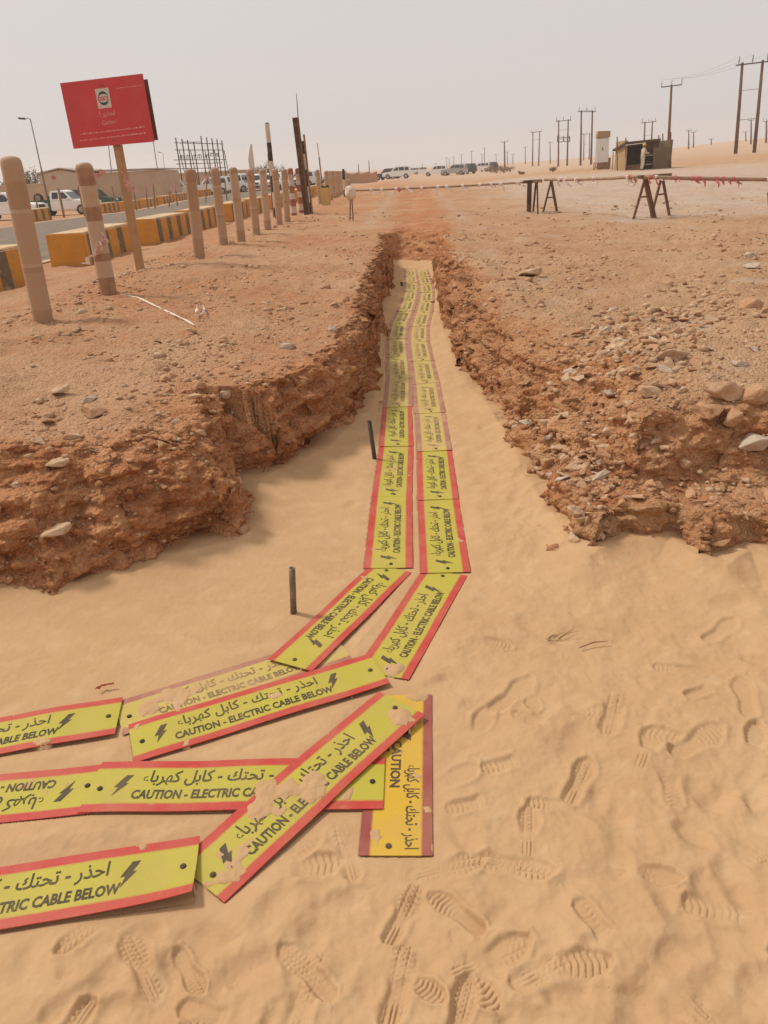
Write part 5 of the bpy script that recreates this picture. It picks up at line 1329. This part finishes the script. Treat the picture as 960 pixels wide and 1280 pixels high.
# ------------------------------------------------------------------ work shelter, cabinet and worker on the right
def shelter():
    Y = 64; b = base_at(803, 213, .5, Y); pos = lambda u, v, dy=0: Vector(V.far(u, v, Y+dy))-b
    root = empty('work_shelter', b); tag(root, 'open-fronted shelter of tan plywood with a dark flat roof', 'shelter')
    def panel(name, pts, th, mat, dy=0):
        m = MB(); f = [Vector((p.x, p.y, p.z)) for p in pts]; n = len(f)
        m.add(f+[p+Vector((0, th, 0)) for p in f], [tuple(range(n)), tuple(range(2*n-1, n-1, -1))]+[(i, i+n, (i+1) % n+n, (i+1) % n) for i in range(n)]); return m.build(name, mat, root)
    m = MB(); a = pos(782, 213); m.box((a.x-.03, a.y+1.32, 1.02), (.08, 2.65, 2.2)); m.build('side_wall', M['ply_tan'], root)
    panel('right_panel', [pos(816, 213.5), pos(836.5, 212), pos(837.5, 183.5), pos(817, 184.5)], .08, M['ply_olive'])
    m = MB(); a = pos(837, 213); m.box((a.x+.05, a.y+1.42, .95), (.08, 2.6, 2.1)); m.build('side_wall', M['ply_olive'], root)
    c0, c1 = pos(782, 200), pos(838, 200); m = MB(); m.box(((c0.x+c1.x)/2, c0.y+2.7, 1.0), (c1.x-c0.x, .08, 2.1)); m.build('back_wall', M['wood_dark'], root)
    panel('fascia_panel', [pos(804, 187, .6), pos(822, 186.5, .6), pos(822, 176.5, .6), pos(804, 177.5, .6)], .08, M['ply_olive'])
    r0, r1 = pos(781.5, 180, -.3), pos(826, 175.5, -.3); m = MB(); d = Vector((0, 3.2, 0)); up = Vector((0, 0, .14)); w = Vector((0, 0, .45))
    m.add([r0, r1, r1+d-w, r0+d-w, r0+up, r1+up, r1+d+up-w, r0+d+up-w], [(0, 1, 2, 3), (7, 6, 5, 4), (0, 4, 5, 1), (1, 5, 6, 2), (2, 6, 7, 3), (3, 7, 4, 0)]); m.build('roof', M['wood_dark'], root)
    m = MB(); m.bar(pos(782, 181.5, -.36), pos(807, 178.5, -.36), .10, .05); m.build('light_batten', M['panel_white'], root)
    for (u, v0, v1) in ((771.5, 171, 213), (782.3, 172, 214), (823.5, 169, 184), (828.5, 167, 184), (838.5, 165, 213)):
        m = MB(); m.bar(pos(u, v1, .05), pos(u, v0, .05), .07); m.build('post', M['rust'], root)
    m = MB(); m.bar(pos(783, 211, .8), pos(803, 209.5, .8), .18, .5); m.build('floor_beam', M['wood'], root)
    # dark generator standing inside
    g0, g1 = pos(806, 213, 1.0), pos(816, 196, 1.0); gen = empty('generator', b+Vector(((g0.x+g1.x)/2, 1.2, 0))); tag(gen, 'dark machine with pale lids standing under the shelter roof', 'machine')
    w = (g1.x-g0.x)
    m = MB(); m.box((0, 0, .48), (w, .7, .7)); m.build('casing', M['black_plastic'], gen, bevel=.03)
    for z in (.35, 1.0): m = MB(); m.box((-.05, -.05, z), (w*.9, .76, .07)); m.build('lid', M['panel_white'], gen, bevel=.01)
    for sx in (-1, 1): m = MB(); m.box((sx*w*.35, 0, .05), (.08, .6, .16)); m.build('foot', M['dark_steel'], gen)
shelter()
def cabinet():
    Y = 72; b = base_at(753, 216, .5, Y); pos = lambda u, v, dy=0: Vector(V.far(u, v, Y+dy))-b
    root = empty('equipment_cabinet', b); tag(root, 'tall white cabinet with a beige top box on a low frame', 'cabinet')
    def panel(name, q, y0, y1, mat, bev=.02):
        m = MB(); f = [Vector((p.x, y0, p.z)) for p in q]; n = 4
        m.add(f+[Vector((p.x, y1, p.z)) for p in f], [(0, 1, 2, 3), (7, 6, 5, 4)]+[(i, i+4, (i+1) % 4+4, (i+1) % 4) for i in range(4)]); return m.build(name, mat, root, bevel=bev)
    panel('body', [pos(745.5, 204), pos(760.5, 203.5), pos(761.5, 172), pos(747, 172.5)], 0, .45, M['panel_teal'])
    panel('door', [pos(745, 203.5), pos(760, 202.5), pos(761.3, 173), pos(746.5, 173.5)], -.07, -.005, M['panel_white'])
    panel('top_box', [pos(746, 172.5), pos(762.5, 171.5), pos(763, 163.5), pos(747.5, 164)], -.1, .5, M['ply_tan'])
    m = MB(); h = pos(753, 186); m.box((h.x, -.10, h.z), (.06, .05, .22)); m.build('handle', M['dark_steel'], root)
    for (u, v) in ((743, 216), (760, 215.5)):
        for dy in (0, .45): m = MB(); p = pos(u, v); m.bar((p.x, dy, -.2), (p.x+.05, dy, pos(u, 203).z), .07); m.build('leg', M['ply_tan'], root)
    m = MB(); m.bar(pos(743, 209), pos(760, 208.5), .06); m.build('stretcher', M['rust'], root)
    for v in (206,): m = MB(); m.bar(pos(746, 205), pos(763, 204), .08, .9); m.build('base_tray', M['wood'], root)
    b4 = base_at(765.5, 216, .5, 70); t = top_at(766.5, 190, b4)-b4; m = MB(); m.bar((0, 0, -.2), t, .06); o = m.build('thin_stake', M['rust']); o.location = b4; tag(o, 'thin reddish stake between cabinet and shelter', 'stake')
cabinet()
def person():
    b = base_at(802, 215.5, .5, 61); H = 1.74
    root = empty('person', b, R(20)); tag(root, 'person in a pale coverall and yellow helmet working at the shelter', 'person')
    J = {'pel': (0, 0, .95), 'wst': (.0, 0, 1.08), 'chs': (.02, 0, 1.28), 'nck': (.03, 0, 1.47), 'hd0': (.05, 0, 1.56), 'hd1': (.06, 0, 1.68),
         'hl': (-.01, .10, .90), 'kl': (.05, .11, .50), 'al': (-.02, .11, .09), 'tl': (.14, .12, .035), 'hr': (.01, -.10, .90), 'kr': (.02, -.11, .50), 'ar': (-.06, -.11, .09), 'tr': (.10, -.12, .035),
         'sl': (.02, .19, 1.40), 'el': (.14, .23, 1.16), 'wl': (.38, .15, 1.20), 'pl': (.46, .13, 1.22), 'sr': (.02, -.19, 1.40), 'er': (.14, -.23, 1.14), 'wr': (.38, -.15, 1.16), 'pr': (.46, -.13, 1.18)}
    rad = dict(pel=.15, wst=.14, chs=.155, nck=.06, hd0=.085, hd1=.09, hl=.095, kl=.07, al=.05, tl=.045, hr=.095, kr=.07, ar=.05, tr=.045, sl=.075, el=.055, wl=.04, pl=.038, sr=.075, er=.055, wr=.04, pr=.038)
    E = [('pel', 'wst'), ('wst', 'chs'), ('chs', 'nck'), ('nck', 'hd0'), ('hd0', 'hd1'), ('pel', 'hl'), ('hl', 'kl'), ('kl', 'al'), ('al', 'tl'), ('pel', 'hr'), ('hr', 'kr'), ('kr', 'ar'), ('ar', 'tr'), ('chs', 'sl'), ('sl', 'el'), ('el', 'wl'), ('wl', 'pl'), ('chs', 'sr'), ('sr', 'er'), ('er', 'wr'), ('wr', 'pr')]
    for s_ in ('l', 'r'):
        y0 = J['p'+s_][1]
        for k in range(4):
            nm = 'f%d%s' % (k, s_); nm2 = 'g%d%s' % (k, s_); z = J['p'+s_][2]
            J[nm] = (.51, y0-.03+.02*k, z-.005); J[nm2] = (.55+.006*(k in (1, 2)), y0-.032+.021*k, z-.035); rad[nm] = .010; rad[nm2] = .009; E += [('p'+s_, nm), (nm, nm2)]
        sg = -1 if s_ == 'l' else 1; J['t%sh' % s_] = (.46, y0+sg*.05, J['p'+s_][2]+.02); rad['t%sh' % s_] = .011; E.append(('p'+s_, 't%sh' % s_))
    ks = list(J); me = bpy.data.meshes.new('body'); me.from_pydata([J[k] for k in ks], [(ks.index(a), ks.index(c)) for a, c in E], [])
    o = bpy.data.objects.new('body', me); COL.objects.link(o); sk = o.modifiers.new('skin', 'SKIN'); o.modifiers.new('sub', 'SUBSURF').levels = 1
    for k, sv in zip(ks, me.skin_vertices[0].data): sv.radius = (rad[k], rad[k]); sv.use_root = (k == 'pel')
    bpy.context.view_layer.update()
    m2 = bpy.data.meshes.new_from_object(o.evaluated_get(bpy.context.evaluated_depsgraph_get())); bpy.data.objects.remove(o)
    m2.materials.clear()
    for mk in ('coverall', 'skin', 'boots'): m2.materials.append(M[mk])
    for p in m2.polygons:
        c = p.center; p.material_index = 2 if c.z < .12 else (1 if (c.z > 1.47 or c.x > .40) else 0); p.use_smooth = True
    o = bpy.data.objects.new('body', m2); COL.objects.link(o); o.parent = root
    def ball(name, c, r_, mat, par, n=2):
        bm = bmesh.new(); bmesh.ops.create_icosphere(bm, subdivisions=n, radius=1)
        for v in bm.verts: v.co = Vector(c)+Vector((v.co.x*r_[0], v.co.y*r_[1], v.co.z*r_[2]))
        me = bpy.data.meshes.new(name); bm.to_mesh(me); bm.free(); me.shade_smooth(); me.materials.append(M[mat]); k = bpy.data.objects.new(name, me); COL.objects.link(k); k.parent = par; return k
    ball('nose', (.165, 0, 1.62), (.022, .016, .022), 'skin', root, 1)
    for sg in (-1, 1): ball('eye', (.145, sg*.033, 1.65), (.012, .014, .009), 'trim', root, 1)
    ball('mouth', (.148, 0, 1.575), (.008, .026, .008), 'logo_red', root, 1)
    ball('scarf', (.03, 0, 1.50), (.10, .10, .055), 'panel_white', root)
    bm = bmesh.new(); bmesh.ops.create_uvsphere(bm, u_segments=20, v_segments=12, radius=1)
    bmesh.ops.delete(bm, geom=[v for v in bm.verts if v.co.z < -.05], context='VERTS')
    for v in bm.verts: v.co = Vector((.05+v.co.x*.135, v.co.y*.115, 1.70+v.co.z*.13))
    me = bpy.data.meshes.new('helmet'); bm.to_mesh(me); bm.free(); me.shade_smooth(); me.materials.append(M['helmet']); h = bpy.data.objects.new('helmet', me); COL.objects.link(h); h.parent = root
    m = MB(); m.tube([(.07, 0, 1.695), (.07, 0, 1.708)], [.165, .155], 20); m.build('brim', M['helmet'], h)
person()

# ------------------------------------------------------------------ dry scrub and dusty trees
def bush(u, v, Y, w, h, mat, label, group, seed, cat='bush', trunk=False):
    b = base_at(u, v, 0, Y); rr = np.random.RandomState(seed); root = empty('dry_bush' if not trunk else 'dusty_tree', b); tag(root, label, cat, group)
    m = MB(); n = 9
    for k in range(n):
        a = rr.uniform(0, 6.28); t = Vector((math.cos(a)*w*.4*rr.uniform(.2, 1), math.sin(a)*w*.4, h*rr.uniform(.6, .95))); m.tube([(0, 0, -.1), t*.5+Vector((0, 0, h*.06)), t], [.03+.02*h*.3, .02, .008], 5)
    m.build('trunk' if trunk else 'stems', M['twig'], root)
    N = int(420*max(w, 1)); lobes = [(rr.uniform(-.36, .36)*w, rr.uniform(-.3, .3)*w, h*rr.uniform(.25, .8), rr.uniform(.12, .24)) for _ in range(9)]
    Vx, F = [], []
    for k in range(N):
        l_ = lobes[rr.randint(9)]; d = rr.normal(size=3); d /= np.linalg.norm(d); rd = rr.uniform(.2, 1)**.5
        c = np.array([l_[0]+d[0]*l_[3]*w*rd, l_[1]+d[1]*l_[3]*w*rd, max(l_[2]+d[2]*h*.28*rd, .02)]); s_ = rr.uniform(.03, .075)*(1+.25*h)
        a, e = rr.normal(size=3), rr.normal(size=3); a *= s_/np.linalg.norm(a); e *= s_*.5/np.linalg.norm(e); q = len(Vx); Vx += [c-a, c+e, c+a, c-e]; F.append((q, q+1, q+2, q+3))
    me = bpy.data.meshes.new('crown'); me.from_pydata([tuple(p) for p in Vx], [], F); me.materials.append(M[mat]); o = bpy.data.objects.new('crown', me); COL.objects.link(o); o.parent = root
for i, (u, v, Y, w, h) in enumerate([(621, 213, 150, 2.6, 1.5), (630, 212.5, 152, 2.2, 1.3), (638, 212, 155, 1.8, 1.1), (614, 214, 165, 1.8, 1.5)]):
    bush(u, v, Y, w, h, 'scrub', 'dry bush in the row right of the parked cars', 'dry bushes right of the parked cars', i)
bush(691, 216, 90, 1.3, .5, 'scrub', 'lone low dry bush on the sand below the H-frames', None, 21)
bush(652, 214, 95, .9, .4, 'scrub', 'small dry bush left of the lone low one', None, 22)
for i, (u, v, Y, w, h) in enumerate([(31, 236, 88, 2.2, 4.0), (40, 236, 90, 2.6, 4.3), (50, 236, 89, 2.0, 4.2), (2, 238, 88, 2.6, 3.4)]):
    bush(u, v, Y, w, h, 'leaf', 'dusty shrub showing above the boundary wall', 'shrubs behind the boundary wall', 40+i, 'shrub', True)
for i, (u, v, Y, w, h) in enumerate([(322, 232, 125, 3.5, 3.4), (337, 232, 128, 4.0, 3.8), (350, 231, 130, 3.0, 3.2), (303, 232, 126, 2.5, 2.8)]):
    bush(u, v, Y, w, h, 'leaf', 'dusty tree behind the packed row of vehicles', 'dusty trees behind the vehicles', 60+i, 'tree', True)

# ------------------------------------------------------------------ dusty air
def haze():
    m = MB(); m.box((0, 0, 12.0), (3200, 3200, 40)); o = m.build('haze', M['sand']); tag(o, kind='stuff')
    k = bpy.data.materials.new('haze_air'); k.use_nodes = True; t = k.node_tree; t.nodes.clear(); out = t.nodes.new('ShaderNodeOutputMaterial'); v = t.nodes.new('ShaderNodeVolumePrincipled')
    v.inputs['Color'].default_value = (.93, .90, .88, 1); v.inputs['Density'].default_value = .0007; v.inputs['Anisotropy'].default_value = .3
    t.links.new(v.outputs[0], out.inputs['Volume']); o.data.materials[0] = k
haze()
